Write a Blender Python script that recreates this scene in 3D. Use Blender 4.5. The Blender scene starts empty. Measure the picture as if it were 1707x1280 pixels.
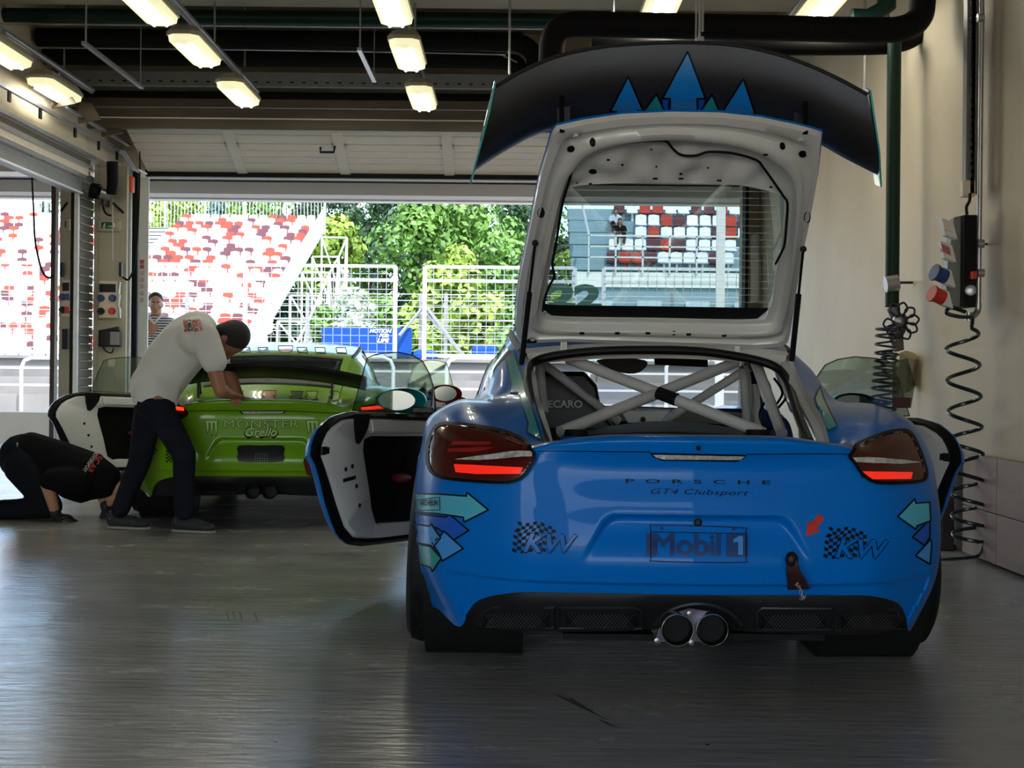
import bpy, bmesh, math, random
from mathutils import Vector, Matrix
from mathutils.bvhtree import BVHTree
random.seed(7)
PI = math.pi
SC = bpy.context.scene
COL = SC.collection
# ------------------------------------------------------------------ camera, light, exposure
F, CX, CY, HC, ROLL = 2300.0, 853.5, 620.0, 0.96, 0.010
cd = bpy.data.cameras.new('camera'); cam = bpy.data.objects.new('camera', cd); COL.objects.link(cam)
cd.sensor_fit = 'HORIZONTAL'; cd.sensor_width = 36.0; cd.lens = F / 1707 * 36
cd.shift_x = 0.0; cd.shift_y = -20.0 / 1707
cd.clip_start = 0.05; cd.clip_end = 500
cam.matrix_world = Matrix.Translation((0, 0, HC)) @ Matrix.Rotation(PI / 2, 4, 'X') @ Matrix.Rotation(ROLL, 4, 'Z')
SC.camera = cam
SC.view_settings.view_transform = 'Standard'; SC.view_settings.look = 'None'
SC.view_settings.gamma = 1.0; SC.view_settings.use_curve_mapping = False
SC.view_settings.exposure = 0.9
W = bpy.data.worlds.new('sky'); SC.world = W; W.use_nodes = True
wn = W.node_tree.nodes; wl = W.node_tree.links; wn.clear()
sky = wn.new('ShaderNodeTexSky'); sky.sky_type = 'NISHITA'; sky.sun_disc = False
sky.sun_elevation = math.radians(52); sky.sun_rotation = math.radians(200); sky.air_density = 1.0; sky.dust_density = .8
bg = wn.new('ShaderNodeBackground'); bg.inputs['Strength'].default_value = 0.42
wo = wn.new('ShaderNodeOutputWorld'); wl.new(sky.outputs[0], bg.inputs[0]); wl.new(bg.outputs[0], wo.inputs[0])
sl = bpy.data.lights.new('sun', 'SUN'); sl.energy = 4.6; sl.angle = 0.01; sl.color = (1, .96, .9)
sun = bpy.data.objects.new('sun', sl); COL.objects.link(sun)
sun.rotation_euler = Vector((-.28, .56, -.80)).to_track_quat('-Z', 'Y').to_euler(); sun.location = (0, 0, 30)
SC.cycles.max_bounces = 10; SC.cycles.diffuse_bounces = 5; SC.cycles.glossy_bounces = 4
SC.cycles.transparent_max_bounces = 24; SC.cycles.transmission_bounces = 6
SC.cycles.caustics_reflective = False; SC.cycles.caustics_refractive = False
SC.cycles.sample_clamp_indirect = 6.0
SC.cycles.use_denoising = True

# ------------------------------------------------------------------ projection helpers
_c, _s = math.cos(ROLL), math.sin(ROLL)
def P(px, py, Y):
    u = px - CX; v = py - CY
    uu = u * _c + v * _s; vv = -u * _s + v * _c
    return Vector((uu / F * Y, Y, HC - vv / F * Y))
EYE = Vector((0, 0, HC))
def plane_hit(px, py, p0, n):
    d = P(px, py, 1.0) - EYE
    t = (p0 - EYE).dot(n) / d.dot(n)
    return EYE + d * t
# ------------------------------------------------------------------ materials
MATS = {}
def mat(name, col=(.5, .5, .5), rough=.5, metal=0.0, coat=0.0, spec=.5, emit=None, estr=0.0, noise=0.0, nscale=8.0, bump=0.0, bscale=60.0, sheen=0.0, stretch=None, coatr=.03):
    if name in MATS: return MATS[name]
    m = bpy.data.materials.new(name); m.use_nodes = True; nt = m.node_tree; n = nt.nodes; l = nt.links
    b = n['Principled BSDF']
    b.inputs['Base Color'].default_value = (*col, 1); b.inputs['Roughness'].default_value = rough
    b.inputs['Metallic'].default_value = metal; b.inputs['Specular IOR Level'].default_value = spec
    b.inputs['Coat Weight'].default_value = coat; b.inputs['Coat Roughness'].default_value = coatr
    if sheen: b.inputs['Sheen Weight'].default_value = sheen
    if emit: b.inputs['Emission Color'].default_value = (*emit, 1); b.inputs['Emission Strength'].default_value = estr
    tc = n.new('ShaderNodeTexCoord'); mp = n.new('ShaderNodeMapping'); l.new(tc.outputs['Object'], mp.inputs[0])
    if stretch: mp.inputs['Scale'].default_value = stretch
    if noise:
        t = n.new('ShaderNodeTexNoise'); t.inputs['Scale'].default_value = nscale; t.inputs['Detail'].default_value = 6
        l.new(mp.outputs[0], t.inputs['Vector'])
        r = n.new('ShaderNodeMapRange'); r.inputs[1].default_value = .3; r.inputs[2].default_value = .7
        r.inputs[3].default_value = 1 - noise; r.inputs[4].default_value = 1 + noise
        l.new(t.outputs[0], r.inputs[0])
        mx = n.new('ShaderNodeVectorMath'); mx.operation = 'SCALE'; mx.inputs[0].default_value = col
        l.new(r.outputs[0], mx.inputs['Scale']); l.new(mx.outputs[0], b.inputs['Base Color'])
    if bump:
        t2 = n.new('ShaderNodeTexNoise'); t2.inputs['Scale'].default_value = bscale; t2.inputs['Detail'].default_value = 4
        l.new(mp.outputs[0], t2.inputs['Vector'])
        bp = n.new('ShaderNodeBump'); bp.inputs['Strength'].default_value = bump; bp.inputs['Distance'].default_value = .01
        l.new(t2.outputs[0], bp.inputs['Height']); l.new(bp.outputs[0], b.inputs['Normal'])
    MATS[name] = m; return m
def glass(name, tint=(.8, .85, .83), refl=.12, rough=0.0):
    if name in MATS: return MATS[name]
    m = bpy.data.materials.new(name); m.use_nodes = True; nt = m.node_tree; n = nt.nodes; l = nt.links; n.clear()
    o = n.new('ShaderNodeOutputMaterial'); tr = n.new('ShaderNodeBsdfTransparent'); tr.inputs[0].default_value = (*tint, 1)
    g = n.new('ShaderNodeBsdfGlossy'); g.inputs['Roughness'].default_value = rough; g.inputs[0].default_value = (1, 1, 1, 1)
    f = n.new('ShaderNodeLayerWeight'); f.inputs[0].default_value = .35
    mm = n.new('ShaderNodeMath'); mm.operation = 'MULTIPLY_ADD'; mm.inputs[1].default_value = .5; mm.inputs[2].default_value = refl * .4
    l.new(f.outputs['Fresnel'], mm.inputs[0])
    mx = n.new('ShaderNodeMixShader'); l.new(mm.outputs[0], mx.inputs[0]); l.new(tr.outputs[0], mx.inputs[1]); l.new(g.outputs[0], mx.inputs[2])
    l.new(mx.outputs[0], o.inputs[0]); MATS[name] = m; return m
# ------------------------------------------------------------------ mesh builder
def attach(o, parent):
    if parent is not None:
        o.parent = parent
        o.matrix_parent_inverse = WM(parent).inverted()
_WM = {}
def WM(o):
    return _WM.get(o.name, Matrix.Identity(4))
def tag(o, label=None, cat=None, group=None, kind=None):
    if label: o['label'] = label
    if cat: o['category'] = cat
    if group: o['group'] = group
    if kind: o['kind'] = kind
    return o
def empty(name, loc=(0, 0, 0), rz=0.0, label=None, cat=None, group=None):
    o = bpy.data.objects.new(name, None); COL.objects.link(o); o.empty_display_size = .1
    o.location = loc; o.rotation_euler = (0, 0, rz)
    _WM[o.name] = Matrix.Translation(Vector(loc)) @ Matrix.Rotation(rz, 4, 'Z')
    return tag(o, label, cat, group)
class MB:
    def __init__(s): s.v = []; s.f = []; s.mi = []; s.m = 0
    def add(s, vs, fs):
        b = len(s.v); s.v += [Vector(p) for p in vs]; s.f += [[b + i for i in f] for f in fs]; s.mi += [s.m] * len(fs); return s
    def box(s, a, b):
        x0, x1 = sorted((a[0], b[0])); y0, y1 = sorted((a[1], b[1])); z0, z1 = sorted((a[2], b[2]))
        return s.add([(x0, y0, z0), (x1, y0, z0), (x1, y1, z0), (x0, y1, z0), (x0, y0, z1), (x1, y0, z1), (x1, y1, z1), (x0, y1, z1)],
                     [(0, 3, 2, 1), (4, 5, 6, 7), (0, 1, 5, 4), (1, 2, 6, 5), (2, 3, 7, 6), (3, 0, 4, 7)])
    def obox(s, c, ax, ay, az):   # oriented box, half axes vectors
        c, ax, ay, az = map(Vector, (c, ax, ay, az))
        vs = [c + ax * i + ay * j + az * k for k in (-1, 1) for i, j in ((-1, -1), (1, -1), (1, 1), (-1, 1))]
        return s.add(vs, [(0, 3, 2, 1), (4, 5, 6, 7), (0, 1, 5, 4), (1, 2, 6, 5), (2, 3, 7, 6), (3, 0, 4, 7)])
    def tube(s, pts, r, n=10, caps=True, closed=False, r2=None):
        pts = [Vector(p) for p in pts]; N = len(pts)
        rs = r if isinstance(r, (list, tuple)) else [r] * N
        base = len(s.v); prev = None
        for i, p in enumerate(pts):
            if closed: t = (pts[(i + 1) % N] - pts[i - 1])
            else: t = (pts[min(i + 1, N - 1)] - pts[max(i - 1, 0)])
            if t.length < 1e-9: t = Vector((0, 0, 1))
            t.normalize()
            if prev is None:
                a = t.orthogonal().normalized()
            else:
                a = prev - t * prev.dot(t)
                if a.length < 1e-6: a = t.orthogonal()
                a.normalize()
            prev = a; b = t.cross(a)
            for k in range(n):
                an = 2 * PI * k / n
                s.v.append(p + a * (math.cos(an) * rs[i]) + b * (math.sin(an) * (r2 if r2 else rs[i])))
        M = N if closed else N - 1
        for i in range(M):
            j = (i + 1) % N
            for k in range(n):
                k2 = (k + 1) % n
                s.f.append([base + i * n + k, base + i * n + k2, base + j * n + k2, base + j * n + k]); s.mi.append(s.m)
        if caps and not closed:
            s.f.append([base + k for k in range(n)][::-1]); s.mi.append(s.m)
            s.f.append([base + (N - 1) * n + k for k in range(n)]); s.mi.append(s.m)
        return s
    def cyl(s, a, b, r, n=16): return s.tube([a, b], r, n)
    def loft(s, loops, closed=True, cap0=False, cap1=False):
        n = len(loops[0]); base = len(s.v)
        for L in loops: s.v += [Vector(p) for p in L]
        for i in range(len(loops) - 1):
            for k in range(n if closed else n - 1):
                k2 = (k + 1) % n
                s.f.append([base + i * n + k, base + i * n + k2, base + (i + 1) * n + k2, base + (i + 1) * n + k]); s.mi.append(s.m)
        if cap0: s.f.append([base + k for k in range(n)][::-1]); s.mi.append(s.m)
        if cap1: s.f.append([base + (len(loops) - 1) * n + k for k in range(n)]); s.mi.append(s.m)
        return s
    def grid(s, G, flip=False):
        base = len(s.v); m = len(G[0])
        for r in G: s.v += [Vector(p) for p in r]
        for i in range(len(G) - 1):
            for j in range(m - 1):
                q = [base + i * m + j, base + (i + 1) * m + j, base + (i + 1) * m + j + 1, base + i * m + j + 1]
                s.f.append(q[::-1] if flip else q); s.mi.append(s.m)
        return s
    def prism(s, poly, d):        # polygon (3D pts) extruded by vector d
        d = Vector(d); n = len(poly); poly = [Vector(p) for p in poly]
        return s.add(poly + [p + d for p in poly], [list(range(n))[::-1], list(range(n, 2 * n))] + [[k, (k + 1) % n, n + (k + 1) % n, n + k] for k in range(n)])
    def lathe(s, c, axis, prof, n=24):    # prof: (along, radius)
        c = Vector(c); ax = Vector(axis).normalized(); a = ax.orthogonal().normalized(); b = ax.cross(a)
        loops = [[c + ax * h + (a * math.cos(2 * PI * k / n) + b * math.sin(2 * PI * k / n)) * r for k in range(n)] for h, r in prof]
        return s.loft(loops)
    def sphere(s, c, r, n=12, m=8):
        c = Vector(c); r = Vector(r) if not isinstance(r, (int, float)) else Vector((r, r, r))
        loops = []
        for i in range(1, m):
            th = PI * i / m
            loops.append([c + Vector((math.sin(th) * math.cos(2 * PI * k / n) * r.x, math.sin(th) * math.sin(2 * PI * k / n) * r.y, math.cos(th) * r.z)) for k in range(n)])
        s.loft(loops, cap0=True, cap1=True); return s
    def build(s, name, m, parent=None, smooth=False, bev=0.0, weld=False, **tg):
        me = bpy.data.meshes.new(name); me.from_pydata([tuple(p) for p in s.v], [], s.f)
        ms = m if isinstance(m, (list, tuple)) else [m]
        for x in ms: me.materials.append(x)
        if len(ms) > 1: me.polygons.foreach_set('material_index', s.mi)
        bm = bmesh.new(); bm.from_mesh(me)
        if weld: bmesh.ops.remove_doubles(bm, verts=bm.verts, dist=weld if isinstance(weld, float) else 1e-5)
        bmesh.ops.recalc_face_normals(bm, faces=bm.faces); bm.to_mesh(me); bm.free()
        o = bpy.data.objects.new(name, me); COL.objects.link(o)
        if smooth:
            me.polygons.foreach_set('use_smooth', [True] * len(me.polygons))
            try: me.set_sharp_from_angle(angle=math.radians(40 if smooth is True else smooth))
            except Exception: pass
        if bev:
            b = o.modifiers.new('bevel', 'BEVEL'); b.width = bev; b.segments = 2; b.limit_method = 'ANGLE'
        attach(o, parent)
        return tag(o, **tg) if tg else o
def ss(a, b, x):
    t = max(0.0, min(1.0, (x - a) / (b - a))); return t * t * (3 - 2 * t)
def cr(p0, p1, p2, p3, t):
    return 0.5 * ((2 * p1) + (-p0 + p2) * t + (2 * p0 - 5 * p1 + 4 * p2 - p3) * t * t + (-p0 + 3 * p1 - 3 * p2 + p3) * t ** 3)
def spline(pts, n=8, closed=False):
    pts = [Vector(p) for p in pts]; N = len(pts); out = []
    for i in range(N if closed else N - 1):
        g = (lambda k: pts[k % N]) if closed else (lambda k: pts[max(0, min(N - 1, k))])
        for j in range(n): out.append(cr(g(i - 1), g(i), g(i + 1), g(i + 2), j / n))
    if not closed: out.append(pts[-1])
    return out
def sp2(pts, n=6, closed=True):
    return [(p.x, p.y) for p in spline([(a, b, 0) for a, b in pts], n, closed)]
def star(poly, c, n):             # resample a 2D outline by angle about c
    out = []
    m = len(poly)
    for k in range(n):
        an = 2 * PI * k / n; dx, dy = math.cos(an), math.sin(an); best = None
        for i in range(m):
            ax, ay = poly[i][0] - c[0], poly[i][1] - c[1]; bx, by = poly[(i + 1) % m][0] - c[0], poly[(i + 1) % m][1] - c[1]
            ex, ey = bx - ax, by - ay; den = dx * ey - dy * ex
            if abs(den) < 1e-9: continue
            t = (ax * ey - ay * ex) / den; u = (ax * dy - ay * dx) / den
            if t > 0 and -1e-6 <= u <= 1 + 1e-6 and (best is None or t > best): best = t
        out.append((c[0] + dx * (best or 1), c[1] + dy * (best or 1)))
    return out
# ------------------------------------------------------------------ decals cast on to real surfaces
def bvh_of(objs):
    vs = []; fs = []
    for o in objs:
        b = len(vs); M = WM(o.parent) @ o.matrix_parent_inverse if o.parent else Matrix.Identity(4)
        dg = bpy.context.evaluated_depsgraph_get(); e = o.evaluated_get(dg); me = e.to_mesh()
        vs += [v.co.copy() for v in me.vertices]; fs += [[b + i for i in p.vertices] for p in me.polygons]; e.to_mesh_clear()
    return BVHTree.FromPolygons(vs, fs)
def cast(bvh, px, py, off, toward=None):
    for k in range(40):
        d = (P(px, py, 1.0) - EYE).normalized()
        h = bvh.ray_cast(EYE, d)
        if h[0] is not None:
            n = h[1] if h[1].dot(d) < 0 else -h[1]
            return h[0] + n * off
        if toward is None: return None
        px += (toward[0] - px) * .04; py += (toward[1] - py) * .04
    return None
def flat_bm(polys):
    bm = bmesh.new()
    for p in polys:
        vs = [bm.verts.new((a, b, 0)) for a, b in p]
        try: bm.faces.new(vs)
        except Exception: pass
    bm.normal_update()
    bmesh.ops.triangulate(bm, faces=bm.faces)
    return bm
def cast_bm(name, bm, m, bvh, off, parent, step=10, toward=None, label=None, thick=0.0):
    xs = [v.co.x for v in bm.verts]; ys = [v.co.y for v in bm.verts]
    if not xs: return None
    for ax, a, b in ((0, min(xs), max(xs)), (1, min(ys), max(ys))):
        t = a + step
        while t < b:
            co = Vector((0, 0, 0)); no = Vector((0, 0, 0)); co[ax] = t; no[ax] = 1
            bmesh.ops.bisect_plane(bm, geom=bm.verts[:] + bm.edges[:] + bm.faces[:], plane_co=co, plane_no=no); t += step
    if toward is None: toward = ((min(xs) + max(xs)) / 2, (min(ys) + max(ys)) / 2)
    bad = []
    for v in bm.verts:
        h = cast(bvh, v.co.x, v.co.y, off, toward)
        if h is None: bad.append(v)
        else: v.co = h
    if bad: bmesh.ops.delete(bm, geom=bad, context='VERTS')
    bm.normal_update()
    for f in bm.faces:
        if f.normal.dot(f.calc_center_median() - EYE) > 0: f.normal_flip()
    me = bpy.data.meshes.new(name); bm.to_mesh(me); bm.free(); me.materials.append(m)
    me.polygons.foreach_set('use_smooth', [True] * len(me.polygons))
    o = bpy.data.objects.new(name, me); COL.objects.link(o); attach(o, parent)
    if label: o['label'] = label
    return o
def decal(name, polys, m, bvh, off, parent, **k): return cast_bm(name, flat_bm(polys), m, bvh, off, parent, **k)
def stroke_polys(pts, w, closed=True):
    out = []; n = len(pts)
    for i in range(n if closed else n - 1):
        a = Vector(pts[i]); b = Vector(pts[(i + 1) % n]); d = (b - a)
        if d.length < 1e-6: continue
        d.normalize(); nn = Vector((-d.y, d.x)) * w / 2; e = d * w * .35
        out.append([tuple(a - e + nn), tuple(b + e + nn), tuple(b + e - nn), tuple(a - e - nn)])
    return out
def text_bm(txt, quad, shear=0.0, spacing=1.0, bold=0.0, res=3):
    c = bpy.data.curves.new('t', 'FONT'); c.body = txt; c.size = 1; c.resolution_u = res; c.space_character = spacing; c.offset = bold; c.shear = shear
    o = bpy.data.objects.new('t', c); COL.objects.link(o)
    dg = bpy.context.evaluated_depsgraph_get(); me = bpy.data.meshes.new_from_object(o.evaluated_get(dg))
    bm = bmesh.new(); bm.from_mesh(me); bpy.data.objects.remove(o); bpy.data.meshes.remove(me); bpy.data.curves.remove(c)
    bmesh.ops.triangulate(bm, faces=bm.faces)
    xs = [v.co.x for v in bm.verts]; ys = [v.co.y for v in bm.verts]; x0, x1, y0, y1 = min(xs), max(xs), min(ys), max(ys)
    TL, TR, BR, BL = [Vector((*q, 0)) if len(q) == 2 else Vector(q) for q in quad]
    for v in bm.verts:
        a = (v.co.x - x0) / (x1 - x0); b = (v.co.y - y0) / (y1 - y0)
        v.co = (BL * (1 - a) + BR * a) * (1 - b) + (TL * (1 - a) + TR * a) * b
    return bm
def text_decal(name, txt, quad, m, bvh, off, parent, step=14, fat=0, **k):
    lab = k.pop('label', None)
    if fat:
        bm = text_bm(txt, quad, **k); base = bm.faces[:]
        for dx, dy in ((-fat, 0), (fat, 0), (0, -fat), (0, fat)):
            r = bmesh.ops.duplicate(bm, geom=base)
            for v in r['geom']:
                if isinstance(v, bmesh.types.BMVert): v.co.x += dx; v.co.y += dy
        return cast_bm(name, bm, m, bvh, off, parent, step=step, label=lab)
    return cast_bm(name, text_bm(txt, quad, **k), m, bvh, off, parent, step=step, label=lab)
def rect(x0, y0, x1, y1): return [(x0, y0), (x1, y0), (x1, y1), (x0, y1)]
def flat_text(name, txt, quad3, m, parent=None, **k):   # lettering lying on a plane, quad in 3D
    bm = text_bm(txt, quad3, **k); me = bpy.data.meshes.new(name); bm.to_mesh(me); bm.free(); me.materials.append(m)
    o = bpy.data.objects.new(name, me); COL.objects.link(o); attach(o, parent); return o
# ------------------------------------------------------------------ the setting: garage shell
def floor_mat():
    m = bpy.data.materials.new('polished_floor'); m.use_nodes = True; nt = m.node_tree; n = nt.nodes; l = nt.links; b = n['Principled BSDF']
    tc = n.new('ShaderNodeTexCoord'); mp = n.new('ShaderNodeMapping'); mp.inputs['Scale'].default_value = (1, 2.2, 1); l.new(tc.outputs['Object'], mp.inputs[0])
    t = n.new('ShaderNodeTexNoise'); t.inputs['Scale'].default_value = 1.6; t.inputs['Detail'].default_value = 8; t.inputs['Roughness'].default_value = .62; l.new(mp.outputs[0], t.inputs['Vector'])
    cr_ = n.new('ShaderNodeValToRGB'); cr_.color_ramp.elements[0].position = .3; cr_.color_ramp.elements[0].color = (.31, .305, .29, 1)
    cr_.color_ramp.elements[1].position = .75; cr_.color_ramp.elements[1].color = (.43, .42, .395, 1); l.new(t.outputs[0], cr_.inputs[0])
    # small dark specks and scuffs
    v = n.new('ShaderNodeTexVoronoi'); v.inputs['Scale'].default_value = 2.6; l.new(tc.outputs['Object'], v.inputs['Vector'])
    th = n.new('ShaderNodeMath'); th.operation = 'LESS_THAN'; th.inputs[1].default_value = .018; l.new(v.outputs['Distance'], th.inputs[0])
    mx = n.new('ShaderNodeMix'); mx.data_type = 'RGBA'; l.new(th.outputs[0], mx.inputs[0]); l.new(cr_.outputs[0], mx.inputs[6]); mx.inputs[7].default_value = (.03, .03, .03, 1)
    l.new(mx.outputs[2], b.inputs['Base Color'])
    r = n.new('ShaderNodeMapRange'); r.inputs[1].default_value = .3; r.inputs[2].default_value = .7; r.inputs[3].default_value = .17; r.inputs[4].default_value = .30; l.new(t.outputs[0], r.inputs[0]); l.new(r.outputs[0], b.inputs['Roughness'])
    mp2 = n.new('ShaderNodeMapping'); mp2.inputs['Scale'].default_value = (1.6, 8, 1); l.new(tc.outputs['Object'], mp2.inputs[0])
    t2 = n.new('ShaderNodeTexNoise'); t2.inputs['Scale'].default_value = 3.2; t2.inputs['Detail'].default_value = 5; l.new(mp2.outputs[0], t2.inputs['Vector'])
    bp = n.new('ShaderNodeBump'); bp.inputs['Strength'].default_value = .35; bp.inputs['Distance'].default_value = .012; l.new(t2.outputs[0], bp.inputs['Height']); l.new(bp.outputs[0], b.inputs['Normal'])
    b.inputs['Specular IOR Level'].default_value = .6
    return m
M_floor = floor_mat()
M_wall = mat('cream_wall_paint', (.66, .565, .41), .6, noise=.08, nscale=1.2, bump=.1, bscale=30)
M_wains = mat('pinkish_wall_panel', (.36, .265, .22), .55, noise=.07, nscale=2, stretch=(1, 1, .2))
M_conc = mat('ceiling_concrete', (.42, .37, .29), .8, noise=.1, nscale=2)
M_dark = mat('dark_paint', (.012, .012, .012), .6, spec=.15)
M_black = mat('black_rubber', (.006, .006, .007), .55, spec=.15)
M_steel = mat('galvanised_steel', (.42, .42, .43), .35, .8, noise=.1, nscale=12)
M_greys = mat('grey_metal', (.22, .22, .22), .45, .5, noise=.08)
M_white = mat('white_paint', (.78, .77, .74), .4)
M_greenp = mat('dark_green_pipe_paint', (.006, .028, .018), .45, spec=.2)
M_duct = mat('black_duct_foam', (.010, .009, .009), .7, spec=.12, bump=.1, bscale=20)
M_brown = mat('brown_metal_sheet', (.12, .093, .06), .5, .2, noise=.25, nscale=3, stretch=(.3, 1, 6))
M_cream = mat('cream_door_panel', (.86, .73, .58), .4, noise=.03)
M_pill = mat('pillar_paint', (.50, .46, .35), .55, noise=.06, nscale=2)
M_red = mat('red_plastic', (.6, .03, .02), .35)
M_blue_pl = mat('blue_plastic', (.02, .06, .25), .35)
M_blackp = mat('black_plastic', (.010, .010, .011), .4, spec=.25)
def S(name, mb, m, **k): return mb.build(name, m, kind='structure', **k)
S('floor', MB().box((-9.6, -7.4, -.2), (2.9, 14.05, 0)), M_floor)
# right wall and its clad lower part
S('wall_right', MB().box((2.50, -7.4, 0), (2.9, 14.4, 4.4)), M_wall)
wp = MB()
for i in range(12):
    y1 = 7.42 - i * .52
    for z0, z1 in ((.02, .27), (.274, .55)): wp.box((2.43, y1 - .516, z0), (2.49, y1, z1))
S('baseboard_right', wp, M_wains, bev=.003)
S('wall_far_right', MB().box((2.36, 14.05, 0), (2.9, 14.4, 3.0)), M_wall)
S('wall_left', MB().box((-9.9, -7.4, 0), (-9.6, 14.4, 4.4)), M_wall)
S('wall_front', MB().box((-9.6, 14.05, 2.95), (2.5, 14.4, 4.4)), M_cream)
S('ceiling', MB().box((-9.9, -7.4, 4.4), (2.9, 14.4, 4.6)), M_conc)
wb = MB(); wb.box((-9.6, -7.4, 3.3), (2.5, -7.1, 4.4)); wb.box((1.9, -7.4, 0), (2.5, -7.1, 3.3)); wb.box((-4.3, -7.4, 0), (-2.9, -7.1, 3.3)); wb.box((-9.6, -7.4, 0), (-8.9, -7.1, 3.3))
S('wall_back', wb, M_wall)
# concrete cross beams under the ceiling
for i, (y0, y1) in enumerate(((10.2, 11.45), (5.4, 6.2), (0.4, 1.2))):
    S('beam', MB().box((-9.6, y0, 3.97), (2.5, y1, 4.4)), M_conc)
# lintel above the side shutter
S('wall_side_lintel', MB().box((-4.35, -6.8, 2.97), (-3.98, 13.98, 3.27)).box((-4.6, -6.8, 3.27), (-4.3, 13.98, 4.4)), M_wall)
# pillar between the bays
S('pillar', MB().box((-4.17, 13.72, 0), (-3.845, 13.90, 2.97)), M_pill)
S('pillar', MB().box((-4.60, 14.0, 0), (-4.46, 14.04, 2.97)), M_pill)  # added solid stand-in for a reflection of the main pillar
f_ = MB(); f_.box((-4.675, 13.95, 0), (-4.635, 13.99, 2.95)); S('door_frame', f_, mat('dark_frame_paint', (.03, .015, .02), .4))
f_ = MB(); f_.box((-4.633, 13.96, 0), (-4.612, 13.99, 2.95)); S('door_frame', f_, M_steel)
f_ = MB(); f_.box((-3.843, 13.80, 0), (-3.822, 13.83, 2.95)); S('door_frame', f_, M_steel)
f_ = MB(); f_.box((-3.87, 13.9, 0), (-3.785, 13.95, 2.95)); f_.box((-3.835, 13.88, 0), (-3.83, 13.9, 2.95)); S('door_frame', f_, M_dark)
# white outer post with warning sign
post = MB().box((-3.93, 14.42, 0), (-3.815, 14.45, 3.0)).build('outer_post', M_white); tag(post, kind='structure')
# far right post of the door opening
f_ = MB(); f_.box((2.33, 13.85, 0), (2.36, 14.05, 2.95)); S('door_frame', f_, M_dark)
S('outer_post', MB().box(P(1196, 250, 18.6), Vector((P(1210, 320, 18.6).x, 18.64, 0))), M_white)
# sloping raised sectional door: panels with ribs
door = empty('sectional_door', (-.7, 13.5, 2.95), label='cream sectional garage door raised under the ceiling above the wide opening', cat='garage door')
a0, a1 = Vector((0, 13.98, 2.93)), Vector((0, 13.05, 3.27))
dn = Vector((0, a1.z - a0.z, a0.y - a1.y)).normalized() * -1
def dp(x, t, off=0): 
    p = a0.lerp(a1, t) + dn * (-off); return Vector((x, p.y, p.z))
for k, (t0, t1) in enumerate(((0, .64), (.65, .99), (1.0, 1.10))):
    mb = MB(); nr = 5 if k == 0 else 2
    for r in range(nr):
        u0 = t0 + (t1 - t0) * r / nr; u1 = t0 + (t1 - t0) * (r + 1) / nr - .008
        for xx in (-3.70, ):
            mb.add([dp(-3.7, u0), dp(2.3, u0), dp(2.3, u1), dp(-3.7, u1), dp(-3.7, u0, .04), dp(2.3, u0, .04), dp(2.3, u1, .04), dp(-3.7, u1, .04)],
                   [(0, 3, 2, 1), (4, 5, 6, 7), (0, 1, 5, 4), (1, 2, 6, 5), (2, 3, 7, 6), (3, 0, 4, 7)])
    mb.build('door_panel', M_cream, door, bev=.003)
for xx in (-2.74, -1.70, -.65, .42, 1.45):
    mb = MB(); q = .05
    mb.add([dp(xx - q, 0, -.012), dp(xx + q, 0, -.012), dp(xx + q, 1.0, -.012), dp(xx - q, 1.0, -.012), dp(xx - q, 0, .0), dp(xx + q, 0, .0), dp(xx + q, 1.0, .0), dp(xx - q, 1.0, .0)],
           [(0, 3, 2, 1), (4, 5, 6, 7), (0, 1, 5, 4), (1, 2, 6, 5), (2, 3, 7, 6), (3, 0, 4, 7)])
    mb.build('stile', M_cream, door)
    h = MB()
    for t in (.645, .995):
        for dx in (-.06, .06): h.obox(dp(xx + dx, t, -.02), (.008, 0, 0), (0, .03, -.011), (0, .004, .008))
    h.build('hinge', M_steel, door)
h = MB(); c0 = dp(-1.88, .62, -.02); h.tube([c0, c0 + Vector((0, -.02, -.05)), c0 + Vector((.13, -.02, -.05)), c0 + Vector((.14, 0, .02))], .012, 8); h.build('handle', M_blackp, door)
for (x0, x1) in ((-3.45, -2.95), (-2.6, -2.1), (-1.5, -1.0), (-.45, .0), (.55, 1.1)):
    MB().add([dp(x0, 1.03, -.004), dp(x1, 1.03, -.004), dp(x1, 1.08, -.004), dp(x0, 1.08, -.004)], [(0, 1, 2, 3)]).build('window_slot', M_dark, door)
MB().box((-3.72, 13.93, 2.90), (2.35, 14.02, 2.965)).build('bottom_seal', M_black, door)
# brown metal sheets and rods above the door
def span(name, y0, y1, Y, m, d=.06, x0=-30, x1=1500, label=None, cat=None, kind=None):
    a, b = P(x0, y0, Y), P(x1, y0, Y); z1 = P(600, y0, Y).z; z0 = P(600, y1, Y).z
    o = MB().box((a.x, Y, z0), (min(b.x, 2.49), Y + d, z1)).build(name, m)
    return tag(o, label, cat, kind=kind)
span('metal_sheet', 167, 181, 13.0, M_brown, label='thin brown metal strip just below the dark beam above the door', cat='metal sheet', x0=100)
span('metal_sheet', 184, 199, 12.92, M_brown, label='upper brown ribbed metal sheet hanging above the raised door', cat='metal sheet', x0=105)
span('metal_sheet', 201, 218, 12.85, M_brown, label='lower brown ribbed metal sheet just over the raised door', cat='metal sheet', x0=120)
span('trim_1', 181, 183, 12.98, M_steel, .02, x0=100, kind='structure')
span('trim_2', 198.5, 200.5, 12.83, M_white, .02, x0=105, kind='structure')
span('beam', 148, 166, 13.2, M_dark, .2, x0=120, kind='structure')
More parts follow.
